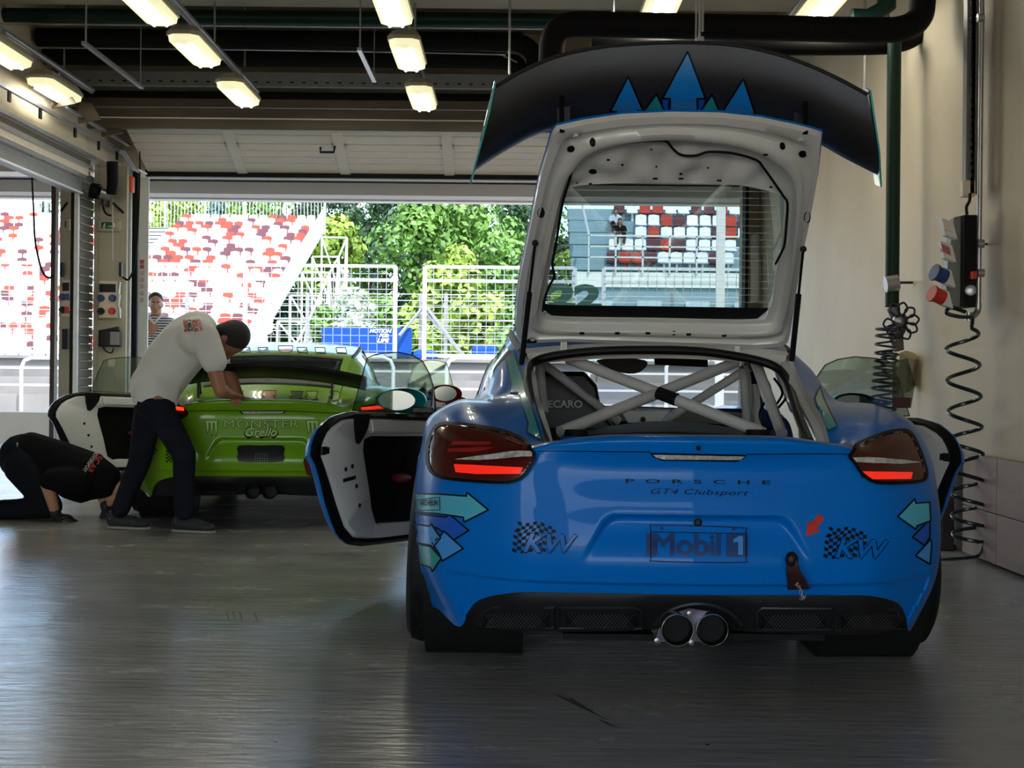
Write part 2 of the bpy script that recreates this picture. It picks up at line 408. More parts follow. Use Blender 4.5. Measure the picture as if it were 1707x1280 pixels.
# overhead pipes, tray and ducts running across
def pipe(name, yc, w, Y, m, label, cat='pipe', x0=-30, x1=1500, n=14):
    a = P(x0, yc, Y); b = P(x1, yc, Y); z = P(600, yc, Y).z
    o = MB().cyl((a.x, Y, z), (min(b.x, 2.45), Y, z), w / 2 * Y / F, n).build(name, m, smooth=True); return tag(o, label, cat)
pipe('green_pipe', 31, 24, 11.6, M_greenp, 'thick dark green pipe running across just below the ceiling beam')
pipe('conduit', 45.5, 3, 11.4, M_steel, 'thin bright steel conduit right under the dark green pipe', 'conduit')
tr = empty('cable_tray', (-2, 12.7, 3.6), label='grey perforated steel cable tray spanning the bay behind the lights', cat='cable tray')
z1_, z0_ = P(600, 122, 12.7).z, P(600, 146, 12.7).z
mb = MB(); mb.box((-4.2, 12.7, z0_), (1.6, 12.71, z1_)); mb.box((-4.2, 12.71, z0_), (1.6, 12.95, z0_ + .01)); mb.build('side_plate', M_greys, tr)
mb = MB()
for i in range(52): mb.box((-4.05 + i * .11, 12.695, z0_ + .035), (-4.015 + i * .11, 12.70, z0_ + .047))
mb.build('slots', M_dark, tr, kind='stuff')
MB().box((-4.2, 12.68, z0_ - .012), (1.6, 12.7, z0_)).build('lip', M_steel, tr)
# two black ducts with an elbow at their right end (left half of the picture)
def pduct(name, pts, w, Y, label, m=M_duct, n=16, sm=6, cat='duct'):
    q = [P(a, b, Y + (c[0] if c else 0)) for a, b, *c in pts]
    q = spline(q, sm)
    o = MB().tube(q, w / 2 * Y / F, n).build(name, m, smooth=60); return tag(o, label, cat)
pduct('air_duct', [(62, 62), (400, 66), (820, 69), (865, 72), (889, 88), (893, 104), (893, 125)], 31, 12.3, 'upper of the two long black round ducts crossing above the left bays')
pduct('air_duct', [(74, 94), (400, 97), (780, 100), (850, 104), (862, 108), (868, 122)], 28, 12.5, 'lower black round duct crossing behind the left light rows')
pduct('conduit', [(40, 79.5), (400, 83), (800, 90), (840, 94), (862, 104)], 2.6, 12.0, 'thin steel rod running between the two black ducts', M_steel, 6, cat='conduit')
# large ducts on the right
pduct('air_duct', [(918, 132), (919, 100), (921, 70), (930, 50), (950, 42), (1000, 41), (1250, 46), (1450, 50), (1505, 47), (1532, 30), (1538, 0), (1539, -40)], 43, 7.9, 'big black round duct with elbows at both ends above the blue rear wing')
pduct('air_duct', [(985, 76), (1200, 79), (1440, 79), (1500, 74), (1530, 60), (1545, 40), (1548, -10), (1548, -60)], 26, 8.5, 'second black duct behind the big elbowed duct above the wing')
o = MB().tube([P(1478, -60, 8.6), P(1478, 10, 8.6), P(1450, 30, 8.6), P(1420, 30, 8.6)], .06, 12).build('green_pipe', M_greenp, smooth=True); tag(o, 'short dark green bent pipe above the big duct near the right wall', 'pipe')
# hanging rods
for px, py0, py1, Y in ((28.5, -20, 104, 12.0), (107, 80, 118, 12.4), (358, -20, 108, 11.3), (408, 85, 110, 12.4), (692, -20, 60, 11.3), (849, -20, 124, 9.5), (1022, -20, 20, 8.2), (1171, -20, 52, 7.6), (1441, 40, 165, 8.8), (1480, 85, 150, 8.8)):
    tp = P(px, py0, Y); tp.z = 3.98 if 10.2 < Y < 11.4 else 4.4
    o = MB().cyl(tp, P(px, py1, Y), .006 * Y / 10 + .003, 6).build('hanging_rod', M_steel)
    tag(o, 'thin steel rod hanging from the ceiling at %s' % {28.5: 'the far left of the bay', 107: 'the left lamp of the near row', 358: 'the right of the second lamp row', 408: 'the lower lamp of the second row', 692: 'the right of the middle lamp row', 849: 'the left of the rear wing', 1022: 'the left lamp above the big duct', 1171: 'the middle of the big duct', 1441: 'the right tip of the rear wing', 1480: 'the dark green wall pipe'}[px], 'rod')
# steel brackets
def bracket(px, py, Y, label, L=.5):
    a = P(px, py, Y); mb = MB(); tz = lambda y: 3.97 if 10.2 < y < 11.45 else 4.4
    mb.cyl(a, Vector((a.x, a.y, tz(a.y))), .008, 6); mb.cyl(a + Vector((0, L, 0)), Vector((a.x, a.y + L, tz(a.y + L))), .006, 6)
    mb.obox(a + Vector((0, L / 2, 0)), (.018, 0, 0), (0, L / 2 + .05, 0), (0, 0, .012)); o = mb.build('pipe_bracket', M_steel); tag(o, label, 'bracket')
bracket(143, 74, 10.2, 'slotted steel bracket under the black ducts at far left', 1.5); bracket(600, 84, 10.8, 'slotted steel bracket under the black ducts left of the middle lamps', 1.1); bracket(1166, 68, 7.5, 'small steel clamp under the big duct above the wing', .15)
# ------------------------------------------------------------------ lamps
M_lampon = mat('lamp_diffuser_lit', (.8, .78, .55), .3, emit=(1, .93, .55), estr=.42)
M_tube = mat('lamp_tube_lit', (1, 1, .9), .3, emit=(1, .97, .85), estr=32)
M_house = mat('lamp_housing', (.33, .31, .22), .5)
HL = 2.30
lamps = [((0, 84), 'lamp at the far left edge of the picture'), ((92, 147), 'lamp above the side shutter, lower left'), ((245, 4), 'topmost lamp of the second row from the left'), ((326, 80), 'middle lamp of the second row from the left'), ((398, 153), 'lowest lamp of the second row from the left'),
         ((653, 5), 'topmost lamp of the row left of the wing, pinkish tube'), ((680, 87), 'middle lamp of the row left of the wing'), ((703, 160), 'lowest lamp of the row left of the wing'), ((1104, 4), 'lamp just above the wing centre'), ((1372, 4), 'lamp above the right part of the wing')]
LP = []
for (px, py), lab in lamps:
    v = -((py - CY) * _c - (px - CX) * _s); Y = F * HL / v; c = P(px, py, Y); LP.append((c, px))
    r = empty('strip_lamp', c, label='lit ' + lab, cat='ceiling lamp', group='lit ceiling lamps')
    L = .42; W_ = .105
    def ringp(w, l, z): 
        k = .05
        return [c + Vector(p) for p in ((-w + k, -l, z), (w - k, -l, z), (w, -l + k, z), (w, l - k, z), (w - k, l, z), (-w + k, l, z), (-w, l - k, z), (-w, -l + k, z))]
    MB().loft([ringp(W_ + .01, L + .01, 0), ringp(W_ + .01, L + .01, .025), ringp(W_ - .02, L - .05, .075)], cap0=True, cap1=True).build('lamp_housing', M_house, r)
    MB().loft([ringp(W_, L, 0), ringp(W_ - .005, L - .01, -.04), ringp(W_ - .03, L - .04, -.055)], cap1=True).build('diffuser', M_lampon, r, smooth=30)
    for dx in (-.04, .04): MB().cyl(c + Vector((dx, -L + .08, -.058)), c + Vector((dx, L - .08, -.058)), .011, 8).build('lamp_tube', M_tube, r)
    for dx in (-.04, .04): MB().box(c + Vector((dx - .008, L + .0, -.03)), c + Vector((dx + .008, L + .012, .01))).build('clip', M_steel, r)
    MB().cyl(c + Vector((0, .1, .07)), c + Vector((0, .1, .16)), .012, 6).build('hanger', M_steel, r)
for px, Xs in ((92, 'at the far left'), (326, 'of the second lamp row'), (680, 'of the row left of the wing'), (1104, 'above the wing centre'), (1372, 'above the right part of the wing')):
    xs = [c.x for c, q in LP if abs(q - px) < 100]; x = sum(xs) / len(xs); z = HC + HL + .162
    o = MB().box((x - .025, 5.5, z), (x + .025, 12.3, z + .02)).box((x - .012, 5.5, z - .02), (x + .012, 12.3, z)).build('lamp_rail', M_steel)
    tag(o, 'long steel mounting rail ' + Xs, 'rail')
# ------------------------------------------------------------------ side roller shutter, box and rails at upper left
sh = empty('roller_shutter_box', (-4.1, 6, 2.67), label='long ribbed metal housing of the side roller shutter at upper left', cat='shutter box')
for (x0, z0), (x1, z1), m_, nm in (((-3.97, 2.93), (-4.0, 2.965), M_steel, 'rail'), ((-4.02, 2.87), (-4.06, 2.925), M_brown, 'rail'), ((-4.0, 2.84), (-4.03, 2.87), M_steel, 'rail'), ((-4.04, 2.78), (-4.12, 2.84), M_cream, 'cover'), ((-4.06, 2.75), (-4.09, 2.78), M_steel, 'rail'), ((-4.1, 2.70), (-4.2, 2.75), M_greys, 'cover'), ((-4.10, 2.62), (-4.22, 2.70), M_greys, 'cover'), ((-4.09, 2.61), (-4.12, 2.625), M_white, 'rail')):
    MB().box((x0, -6.5, z0), (x1, 13.1, z1)).build(nm, m_, sh)
st = empty('side_shutter', (-4.17, 13.5, 0), label='narrow stack of grey horizontal slats beside the pillar, in steel guide', cat='roller shutter')
mb = MB(); nsl = 34
for i in range(nsl):
    z0 = .04 + i * .083
    mb.add([(-4.20, 13.30, z0), (-4.17, 13.70, z0), (-4.17, 13.70, z0 + .074), (-4.20, 13.30, z0 + .074), (-4.23, 13.30, z0 + .01), (-4.21, 13.72, z0 + .01), (-4.21, 13.72, z0 + .07), (-4.23, 13.30, z0 + .07)], [(0, 1, 2, 3), (4, 5, 6, 7), (0, 1, 5, 4), (1, 2, 6, 5), (2, 3, 7, 6), (3, 0, 4, 7)])
mb.box((-4.235, 13.28, 0), (-4.21, 13.72, 2.9)); mb.build('slats', M_greys, st)
mb = MB()
for i in range(nsl):
    z0 = .04 + i * .083; mb.box((-4.205, 13.28, z0 + .068), (-4.166, 13.62, z0 + .076))
mb.build('slat_light_lines', M_pill, st, kind='stuff')  # paler strips colour in the light lines along the slats
MB().box((-4.175, 13.10, 0), (-4.13, 13.14, 2.66)).build('guide', M_steel, st, bev=.005)
MB().box((-4.21, 13.12, 0), (-4.178, 13.2, 2.9)).build('guide', M_dark, st)
# chains hanging at the pillar
def chain(px, py0, py1, Y, label, m=M_greys):
    mb = MB(); a = P(px, py0, Y); a.z = 2.97 if Y < 13.7 else 3.27; b = P(px, py1, Y); n = int((a.z - b.z) / .035)
    for i in range(n):
        z = a.z - .035 * i; d = (.006, 0, 0) if i % 2 else (0, .006, 0); mb.obox((a.x, a.y, z), (d[0] * .6, d[1] * .6, 0), (d[1] * .3, d[0] * .3, 0), (0, 0, .013))
    o = mb.build('hand_chain', m); tag(o, label, 'chain')
chain(153.5, 325, 660, 13.5, 'hanging steel chain at the right edge of the slat stack'); chain(165, 325, 655, 13.6, 'hand chain hanging in front of the exit sign pillar'); chain(101, 330, 760, 13.8, 'hanging chain beside the dark door frame at far left')
o = MB().cyl(P(188, 330, 13.6), P(188, 434, 13.6), .003, 5).build('pull_cord', M_white); tag(o, 'thin white pull cord hanging in front of the exit sign', 'cord')
# motor and cables at the pillar head
mo = empty('shutter_motor', P(168, 318, 13.4), label='black and white shutter motor mounted on the pillar head', cat='motor')
MB().cyl(P(152, 317, 13.4), P(166, 320, 13.4), .075, 16).build('motor_can', M_black, mo, smooth=True)
MB().cyl(P(166, 320, 13.4), P(182, 326, 13.45), .055, 14).build('gear_head', M_steel, mo, smooth=True)
MB().box(P(168, 330, 13.45), P(183, 345, 13.65)).build('junction_box', M_blackp, mo)
MB().tube(spline([P(172, 343, 13.45), P(174, 352, 13.4), P(180, 358, 13.4), P(186, 359, 13.4)], 5), .01, 6).build('cable', M_black, mo)
o = MB().tube([P(187, 270, 13.3), P(188, 300, 13.35), P(187, 322, 13.4)], .055, 12).build('cable_bundle', M_black, smooth=True); tag(o, 'thick black cable bundle coming down beside the shutter motor', 'cable')
bo = MB(); bo.box(P(215, 293, 13.4), P(225, 322, 13.5)); o = bo.build('sensor_box', mat('orange_plastic', (.75, .07, .01), .4), bev=.01); tag(o, 'orange red box at the top of the door frame', 'box')
o = MB().box(P(220, 281, 13.3), P(246, 291, 13.6)).build('control_cover', M_white, bev=.02); tag(o, 'pale rounded cover above the orange box', 'cover')
for p0, p1, lab in (((188, 338), (209, 358), 'dark diagonal stay at the right of the pillar head'), ((101, 352), (112, 338), 'copy of the dark diagonal stay standing in for its reflection at far left')):
    o = MB().cyl(P(*p0, 13.6 if p0[0] > 150 else 13.97), P(*p1, 13.75 if p0[0] > 150 else 14.0), .012, 6).build('stay', M_dark); tag(o, lab, 'stay')  # the far left stay is a solid copy in place of a reflection
# exit signs
def exit_sign(x0, y0, x1, y1, Y, label, full=True):
    r = empty('exit_sign', P((x0 + x1) / 2, y1, Y), label=label, cat='exit sign')
    MB().box(P(x0, y0, Y), P(x1, y1, Y) + Vector((0, .05, 0))).build('case', M_pill, r, bev=.012)
    MB().box(P(x0 + 7, y0 + 4, Y - .008), P(x1 - 8, y1 - 5, Y - .002)).build('green_panel', mat('exit_green', (.0, .075, .045), .4), r)
    if full:
        g = mat('sign_white', (.8, .85, .8), .5); q = lambda a, b: P(x0 + a, y0 + b, Y - .011)
        mb = MB(); mb.sphere(q(12.5, 7.5), .008, 8, 6); mb.tube([q(12, 9), q(11, 12.5), q(9, 15.5)], .005, 5); mb.tube([q(11, 12.5), q(13, 14), q(12.5, 16.5)], .005, 5)
        mb.tube([q(9, 10.5), q(12, 9.5), q(14.5, 11)], .004, 5); mb.cyl(q(17, 11.5), q(24, 11.5), .003, 5); mb.tube([q(22, 9.8), q(24.5, 11.5), q(22, 13.2)], .003, 5); mb.build('running_figure', g, r)
        MB().box(P(x1 - 13, y0 + 5, Y - .012), P(x1 - 8.5, y1 - 6, Y - .009)).build('white_panel', g, r)
exit_sign(162, 366, 201, 386, 13.68, 'green running man exit sign in pale case on the pillar')
exit_sign(103, 364, 116, 384, 13.95, 'half copy of the pale exit sign case standing in for its reflection', False)  # mirror image of the pillar sign, built as a solid half case
# electrical sockets panel
def sockets(x0, y0, x1, y1, Y, label, full=True):
    r = empty('socket_panel', P((x0 + x1) / 2, y1, Y), label=label, cat='socket panel'); w = x1 - x0
    MB().box(P(x0, y0, Y), P(x1, y1, Y) + Vector((0, .04, 0))).build('case', M_cream, r, bev=.008)
    MB().box(P(x0 + w * .04, y0 + 5, Y - .012), P(x1 - w * .1, y0 + 19, Y)).build('fuse_window', M_blackp, r, bev=.004)
    for i, (a, b) in enumerate(((.15, .5), (.75, .5), (.15, .85), (.72, .85))):
        mm = M_red if i == 3 else M_blue_pl if i < 2 else M_blackp
        c = P(x0 + w * a, y0 + (y1 - y0) * b - 2, Y); MB().lathe(c, (0, -1, 0), [(-.0, .036), (.03, .036), (.05, .03), (.05, .0)], 16).build('socket', mm, r, smooth=30)
    if full: MB().prism([P(x1, y0, Y), P(x1 + 4, y0 + 2, Y - .05), P(x1 + 1, y0 + 20, Y - .05), P(x1 + 4, y0 + 24, Y - .05), P(x1 + 1, y0 + 42, Y - .05), P(x1 + 4, y0 + 46, Y - .05), P(x1 + 4, y1, Y - .05), P(x1, y1, Y)], (0, .04, 0)).build('open_lid', M_white, r)
sockets(164, 468, 196, 530, 13.66, 'pale socket panel with blue and red outlets on the pillar')
sockets(103, 466, 117, 528, 13.93, 'half copy of the socket panel standing in for its reflection at far left', False)  # reflected socket panel, modelled as a solid half copy
def gearbox(x0, y0, x1, y1, Y, label):
    r = empty('switch_box', P((x0 + x1) / 2, y1, Y), label=label, cat='switch box')
    MB().box(P(x0, y0 + 4, Y), P(x1, y1, Y) + Vector((0, .05, 0))).build('case', M_blackp, r, bev=.008)
    MB().prism([P(x0 + 3, y0 + 4, Y), P(x1 - 4, y0 - 2, Y), P(x1 - 4, y0 + 4, Y)], (0, .05, 0)).build('lid', M_blackp, r)
    mb = MB(); mb.box(P(x0 + (x1 - x0) * .55, y0 + 7, Y - .01), P(x1 - 1, y1 - 3, Y)); mb.build('button_plate', M_greys, r)
    MB().sphere(P(x0 + (x1 - x0) * .66, y0 + 20, Y - .012), .008, 8, 6).build('button', M_white, r)
    MB().tube(spline([P(x0 + 8, y1, Y), P(x0 + 12, y1 + 7, Y), P(x0 + 22, y1 + 10, Y), P(x0 + 25, y1 + 2, Y)], 5), .006, 6).build('cable', M_black, r)
gearbox(164, 546, 200, 578, 13.64, 'black switch box with button plate low on the pillar')
o = MB().box(P(103, 548, 13.93), P(115, 582, 13.97)).build('switch_box', M_blackp, bev=.005); tag(o, 'copy of the black switch box standing in for its reflection at far left', 'switch box')  # solid copy added for the reflected switch box
o = MB().box(P(100, 437, 13.9), P(107, 462, 13.95)).build('handset', M_blackp, bev=.006); tag(o, 'copy of the black wall handset standing in for its reflection at far left', 'handset')  # solid copy added for the reflected handset
o = MB().box(P(198, 437, 13.6), P(206, 462, 13.68)).build('handset', M_blackp, bev=.006); tag(o, 'black wall handset at the right edge of the pillar', 'handset')
o = MB().box(P(180, 598, 13.68), P(193, 611, 13.72)).build('light_switch', M_cream, bev=.004); tag(o, 'square pale light switch low on the pillar', 'light switch')
for pts, Y, lab in (([(53, 200), (53, 285), (56, 350), (58, 395), (64, 430), (72, 455), (82, 463), (90, 458)], 13.3, 'loose black cable sagging in the left opening'), ([(233, 252), (233, 285), (231, 350), (227, 420), (222, 450), (214, 466), (205, 462)], 13.45, 'black cable looping down beside the white post')):
    o = MB().tube(spline([P(a, b, Y) for a, b in pts], 8), [.006 + .004 * min(1, i / 20) for i in range((len(pts) - 1) * 8 + 1)], 8).build('cable', M_black, smooth=True); tag(o, lab, 'cable')
# warning sign on the white post
ws = empty('warning_sign', P(236, 508, 14.38), label='narrow white notice with red header bars and outlined pictograms on the white post', cat='sign')
MB().box(P(232.5, 432, 14.40), P(240.5, 508, 14.415)).build('plate', M_white, ws)
M_pink = mat('faded_red', (.55, .12, .13), .5)
mb = MB(); mb.box(P(232.8, 433, 14.39), P(240.2, 439.5, 14.40)); mb.box(P(232.8, 441, 14.39), P(240.2, 448, 14.40)); mb.build('header_bar', M_pink, ws)
mb = MB()
for i in range(5):
    for j in range(2):
        c = P(234.6 + 3.6 * j, 455 + i * 11.2, 14.393); mb.tube([c + Vector((math.cos(t) * .009, 0, math.sin(t) * .022)) for t in [2 * PI * k / 10 for k in range(10)]], .002, 4, closed=True)
mb.build('pictograms', M_pink, ws)
# door track of the sectional door at upper left
tk = empty('door_track', (-3.85, 12, 3.1), label='steel overhead door track with brackets beside the side wall', cat='door track')
MB().box((-3.90, 10.3, 3.08), (-3.87, 13.7, 3.11)).build('rail', M_steel, tk); MB().box((-3.84, 10.9, 3.16), (-3.80, 13.7, 3.18)).build('rail', M_steel, tk)
for y in (10.6, 11.3, 12.2, 12.9, 13.5):
    MB().box((-3.9, y, 3.0), (-3.885, y + .05, 3.12)).build('bracket', M_dark, tk)
for y in (11.5, 12.2, 12.9): MB().prism([(-3.86, y, 3.12), (-3.66, y, 3.16), (-3.74, y, 3.3), (-3.86, y, 3.3)], (0, .03, 0)).build('bracket', M_brown, tk)
for dx in (0, .03, .06): MB().cyl(P(200 + dx * 100, 250, 13.3), P(222 + dx * 100, 285, 13.7), .006, 6).build('spring_cable', M_steel, tk)
# ------------------------------------------------------------------ right wall fittings
gp = empty('wall_pipe', P(1486, 515, 8.4), label='dark green pipe running down the right wall to the hose outlet', cat='pipe')
MB().cyl(P(1491, 60, 8.4), P(1487, 512, 8.4), .042, 20).build('pipe', M_greenp, gp, smooth=True)
MB().tube([P(1476, 474, 8.35), P(1497, 471, 8.35)], .05, 14).build('clamp', M_steel, gp, smooth=True)
MB().cyl(P(1497, 471, 8.4), P(1527, 471, 8.7), .008, 6).build('stay', M_dark, gp)
MB().cyl(P(1487, 512, 8.4), P(1495, 530, 8.4), .035, 14).build('elbow', M_greys, gp, smooth=True)
hub = MB().lathe(P(1500, 535, 8.3), (0, -1, 0), [(-.05, .03), (.0, .045), (.03, .045), (.035, .0)], 18).build('outlet_hub', M_steel, gp, smooth=30)
MB().tube([P(1500, 540, 8.3), P(1493, 560, 8.3), P(1499, 585, 8.3)], [.05, .045, .03], 14).build('hose_sleeve', mat('worn_sleeve', (.12, .1, .09), .7, noise=.4, nscale=30), gp, smooth=True)
# blue spiral hose with petals of coil round the hub
def helix(pts, rad, turns, per=14, ph=0.0):
    c = spline(pts, 10); out = []; N = turns * per
    for i in range(N + 1):
        t = i / N * (len(c) - 1); k = min(int(t), len(c) - 2); p = c[k].lerp(c[k + 1], t - k); a = 2 * PI * i / per + ph
        out.append(p + Vector((math.cos(a) * rad, math.sin(a) * rad, 0)))
    return out
M_hose = mat('navy_hose', (.012, .013, .04), .3)
hh = empty('spiral_hose', P(1470, 700, 8.2), label='dark blue spiral air hose bunched round the outlet of the green pipe', cat='hose')
mb = MB()
for k in range(9):
    a = -2.0 + k * .62; c = P(1500, 536, 8.24); d = Vector((math.cos(a), 0, -math.sin(a))); n_ = Vector((-d.z, 0, d.x)) * .03
    L = .115 if k < 6 else .10
    mb.tube(spline([c + d * .03, c + d * L * .7 + n_, c + d * L, c + d * L * .7 - n_, c + d * .03], 5), .0065, 7)
mb.build('looped_coils', M_hose, hh, smooth=True)
MB().tube(helix([P(1478, 545, 8.15), P(1475, 600, 8.15), P(1470, 650, 8.15), P(1462, 720, 8.15)], .062, 13), .0065, 7).build('coils', M_hose, hh, smooth=True)
MB().tube(helix([P(1484, 585, 8.2), P(1480, 650, 8.2), P(1478, 720, 8.2)], .05, 11, ph=1), .0065, 7).build('coils', M_hose, hh, smooth=True)
# tan cloth on the hose end
o = MB().loft([[P(1500, 588, 8.5), P(1510, 584, 8.5), P(1536, 592, 8.6), P(1524, 600, 8.4)], [P(1497, 620, 8.5), P(1510, 618, 8.45), P(1532, 625, 8.6), P(1520, 626, 8.5)], [P(1500, 655, 8.5), P(1510, 655, 8.45), P(1527, 640, 8.6), P(1520, 650, 8.5)]], cap0=True, cap1=True).build('hanging_bag', mat('tan_cloth', (.42, .33, .2), .8, noise=.15), smooth=True); tag(o, 'tan cloth bag hanging behind the door glass by the right wall', 'bag')
# cable channel and steel pipe
o = MB().box(P(1613, -20, 7.25), P(1629, 322, 7.25) + Vector((.02, .06, 0))).box(P(1621, -20, 7.2), P(1624, 322, 7.2)).build('cable_channel', M_greys); tag(o, 'vertical grey slotted cable channel high on the right wall', 'cable channel')
mb = MB()
for i in range(24): mb.box(P(1619, 2 + i * 13, 7.18), P(1621, 10 + i * 13, 7.19))
mb.build('slots', M_dark, o)
vp = empty('air_pipe', P(1634, 510, 7.2), label='vertical steel compressed air pipe with gauge on the right wall', cat='pipe')
MB().cyl(P(1637, -20, 7.15), P(1631, 505, 7.15), .013, 12).build('pipe', M_steel, vp, smooth=True)
MB().tube(spline([P(1631, 505, 7.15), P(1629, 520, 7.15), P(1620, 528, 7.12)], 5), .016, 10).build('elbow', M_steel, vp, smooth=True)
for y in (30, 406, 455): MB().cyl(P(1629, y, 7.14), P(1640, y, 7.14), .022, 12).build('fitting', M_steel, vp, smooth=True)
MB().box(P(1620, 452, 7.1), P(1626, 466, 7.13)).build('tap', M_red, vp, bev=.004)
g_ = MB().lathe(P(1618, 484, 7.1), (-.2, -1, 0), [(-.02, .028), (.01, .028), (.012, .024), (.012, 0)], 20).build('pressure_gauge', M_steel, vp, smooth=30)
MB().cyl(P(1632, 406, 7.15), P(1647, 407, 7.3), .006, 6).build('wall_stay', M_dark, vp)
# panel of sockets on right wall
sp = empty('wall_socket_station', P(1605, 515, 7.2), label='tall grey and black wall station with tilted sockets on the right wall', cat='socket station')
MB().prism([P(1590, 362, 7.2), P(1608, 358, 7.2), P(1606, 512, 7.2), P(1582, 510, 7.2), P(1576, 470, 7.2)], (.02, .14, 0)).build('front_plate', M_greys, sp, bev=.004)
MB().box(P(1607, 358, 7.15), P(1627, 512, 7.15) + Vector((0, .15, 0))).build('black_side', M_black, sp, bev=.003)
def skt(px, py, m1, m2, big=False):
    c = P(px, py, 7.08); ax = Vector((-.95, -.25, .35)).normalized()
    MB().obox(c, (.028, -.01, -.012), (.0, .03, 0), (-.012, 0, .045)).build('socket', m1, sp, bev=.005)
    if big: MB().lathe(c + Vector((-.01, -.02, .0)), ax, [(0, .038), (.05, .038), (.06, .045), (.07, .045), (.07, 0)], 18).build('socket', m2, sp, smooth=30)
    else: MB().obox(c + Vector((-.012, -.012, .01)), (.018, -.008, -.01), (.0, .02, 0), (-.004, 0, .02)).build('socket_lid', m2, sp)
skt(1580, 382, M_white, M_cream); skt(1578, 420, M_white, M_pink); skt(1577, 462, M_white, M_blue_pl, True); skt(1573, 497, M_white, M_red, True)
MB().tube(spline([P(1612, 358, 7.15), P(1611, 345, 7.15), P(1616, 335, 7.15), P(1617, 322, 7.15)], 4), .008, 6).build('cable', M_black, sp)
MB().box(P(1605, 300, 7.2), P(1626, 328, 7.2) + Vector((0, .05, 0))).build('junction_box', M_cream, sp, bev=.005)
# long spiral hose to the floor
lh = empty('long_spiral_hose', P(1610, 935, 7.2), label='long dark spiral air hose hanging from the gauge down to the floor', cat='hose')
M_hose2 = mat('dark_green_hose', (.008, .02, .022), .25)
cpts = [P(1603, 535, 7.15), P(1608, 600, 7.15), P(1606, 700, 7.15), P(1612, 780, 7.15), P(1616, 850, 7.15), P(1614, 905, 7.15)]
c = spline(cpts, 10); hx = []
rows = [548, 600, 652, 704, 749, 795, 836, 872, 900]
per = 20
for i in range(8 * per + 1):
    t = i / per; k = int(t) if t < 8 else 7; py = rows[k] + (rows[k + 1] - rows[k]) * (t - k); f = (py - 535) / 370
    cc = P(1603 + 13 * f, py, 7.15); a = 2 * PI * t - 1.3; r = .082 + .0 * f
    hx.append(cc + Vector((math.cos(a) * r, math.sin(a) * r, 0)))
mb = MB(); mb.tube(spline([P(1610, 520, 7.12), P(1585, 513, 7.1), P(1578, 522, 7.05), P(1600, 528, 7.05), P(1620, 530, 7.1)] + [hx[0]], 6) + hx[1:], .0105, 8)
e = hx[-1]; mb.tube(spline([e, P(1640, 905, 7.1), P(1632, 925, 7.1), P(1612, 930, 7.15), P(1590, 931, 7.2), P(1565, 934, 7.2), P(1540, 938, 7.2)], 6), .0085, 8)
mb.build('coils', M_hose2, lh, smooth=True)
MB().cyl(P(1614, 535, 7.1), P(1615, 520, 7.1), .016, 10).build('coupling', M_steel, lh, smooth=True)
# dark stand on floor
o = MB(); a = P(1563, 918, 7.6); o.box((a.x, 7.6, 0), (a.x + .09, 7.9, .55)); o.box((a.x + .02, 7.59, .05), (a.x + .03, 7.6, .5)); o.box((a.x - .02, 7.62, .0), (a.x + .11, 7.88, .03))
o = o.build('tool_cabinet', mat('dark_brown_black', (.02, .015, .014), .4), bev=.01); tag(o, 'tall narrow dark cabinet standing by the right wall behind the open door', 'cabinet')
MB().box((a.x - .03, 7.58, .53), (a.x + .12, 7.92, .56)).build('top_plate', M_blackp, o)

M_scuff = mat('rubber_scuff', (.03, .03, .03), .6)
def gpt(px, py): 
    d = P(px, py, 1.0) - EYE; t = -HC / d.z; p = EYE + d * t; p.z = .0015; return p
for lab, segs in (('short dark rubber scuff marks on the floor left of the blue car', [(378, 1022, 382, 1035), (388, 1020, 393, 1036), (400, 1021, 404, 1036), (424, 1022, 430, 1037)]), ('faint diagonal rubber marks on the floor in front of the green car', [(466, 944, 478, 938), (474, 944, 486, 938), (482, 944, 492, 938), (362, 925, 372, 916)]), ('thin curved rubber marks on the floor under the blue car tail', [(930, 1160, 990, 1190), (950, 1165, 1010, 1200), (1000, 1200, 1030, 1215)])):
    mb = MB()
    for x0, y0, x1, y1 in segs:
        a, b = gpt(x0, y0), gpt(x1, y1); w = (b - a).cross(Vector((0, 0, 1))).normalized() * .004; mb.add([a - w, b - w * .4, b + w * .4, a + w], [(0, 1, 2, 3)])
    tag(mb.build('scuff_marks', M_scuff), lab, 'scuff mark')
# ------------------------------------------------------------------ cars
M_glass_car = glass('car_glass', (.55, .66, .62), .25)
M_glass_hatch = glass('hatch_glass', (.50, .60, .58), .05)
M_glass_dark = glass('dark_rear_glass', (.10, .13, .11), .3)
M_glass_clear = glass('door_glass', (.72, .80, .76), .08)
M_glass_ws = glass('windscreen_glass', (.85, .9, .88), .05)
M_tyre = mat('slick_tyre', (.008, .008, .009), .6, spec=.2, noise=.5, nscale=18, bump=.15, bscale=40)
M_inner = mat('bare_inner_panel', (.70, .69, .67), .28, coat=.6)
M_cage = mat('roll_cage_grey', (.55, .55, .55), .3, coat=.5)
M_seal = mat('door_seal', (.005, .005, .006), .45, spec=.2)
M_outline = mat('sticker_black', (.003, .003, .004), .45, spec=.15)
M_redglass = mat('tail_lens_red', (.075, .003, .003), .10, coat=.35, spec=.4)
M_redglow = mat('tail_bar_red', (.85, .02, .01), .25, emit=(1, .02, .01), estr=.35, coat=1)
M_clearlens = mat('clear_lens', (.55, .55, .54), .15, coat=1, noise=.35, nscale=60)
M_chrome = mat('chrome', (.75, .75, .76), .08, 1.0)
M_titan = mat('burnt_titanium', (.06, .052, .075), .35, .9)
M_teal = mat('teal_film', (.01, .36, .38), .3, coat=.3)
M_lteal = mat('light_teal_film', (.08, .50, .68), .3, coat=.3)
M_sky = mat('light_blue_film', (.06, .33, .85), .3, coat=.3)
M_dblue = mat('deep_blue_film', (.0, .10, .62), .3, coat=.3)
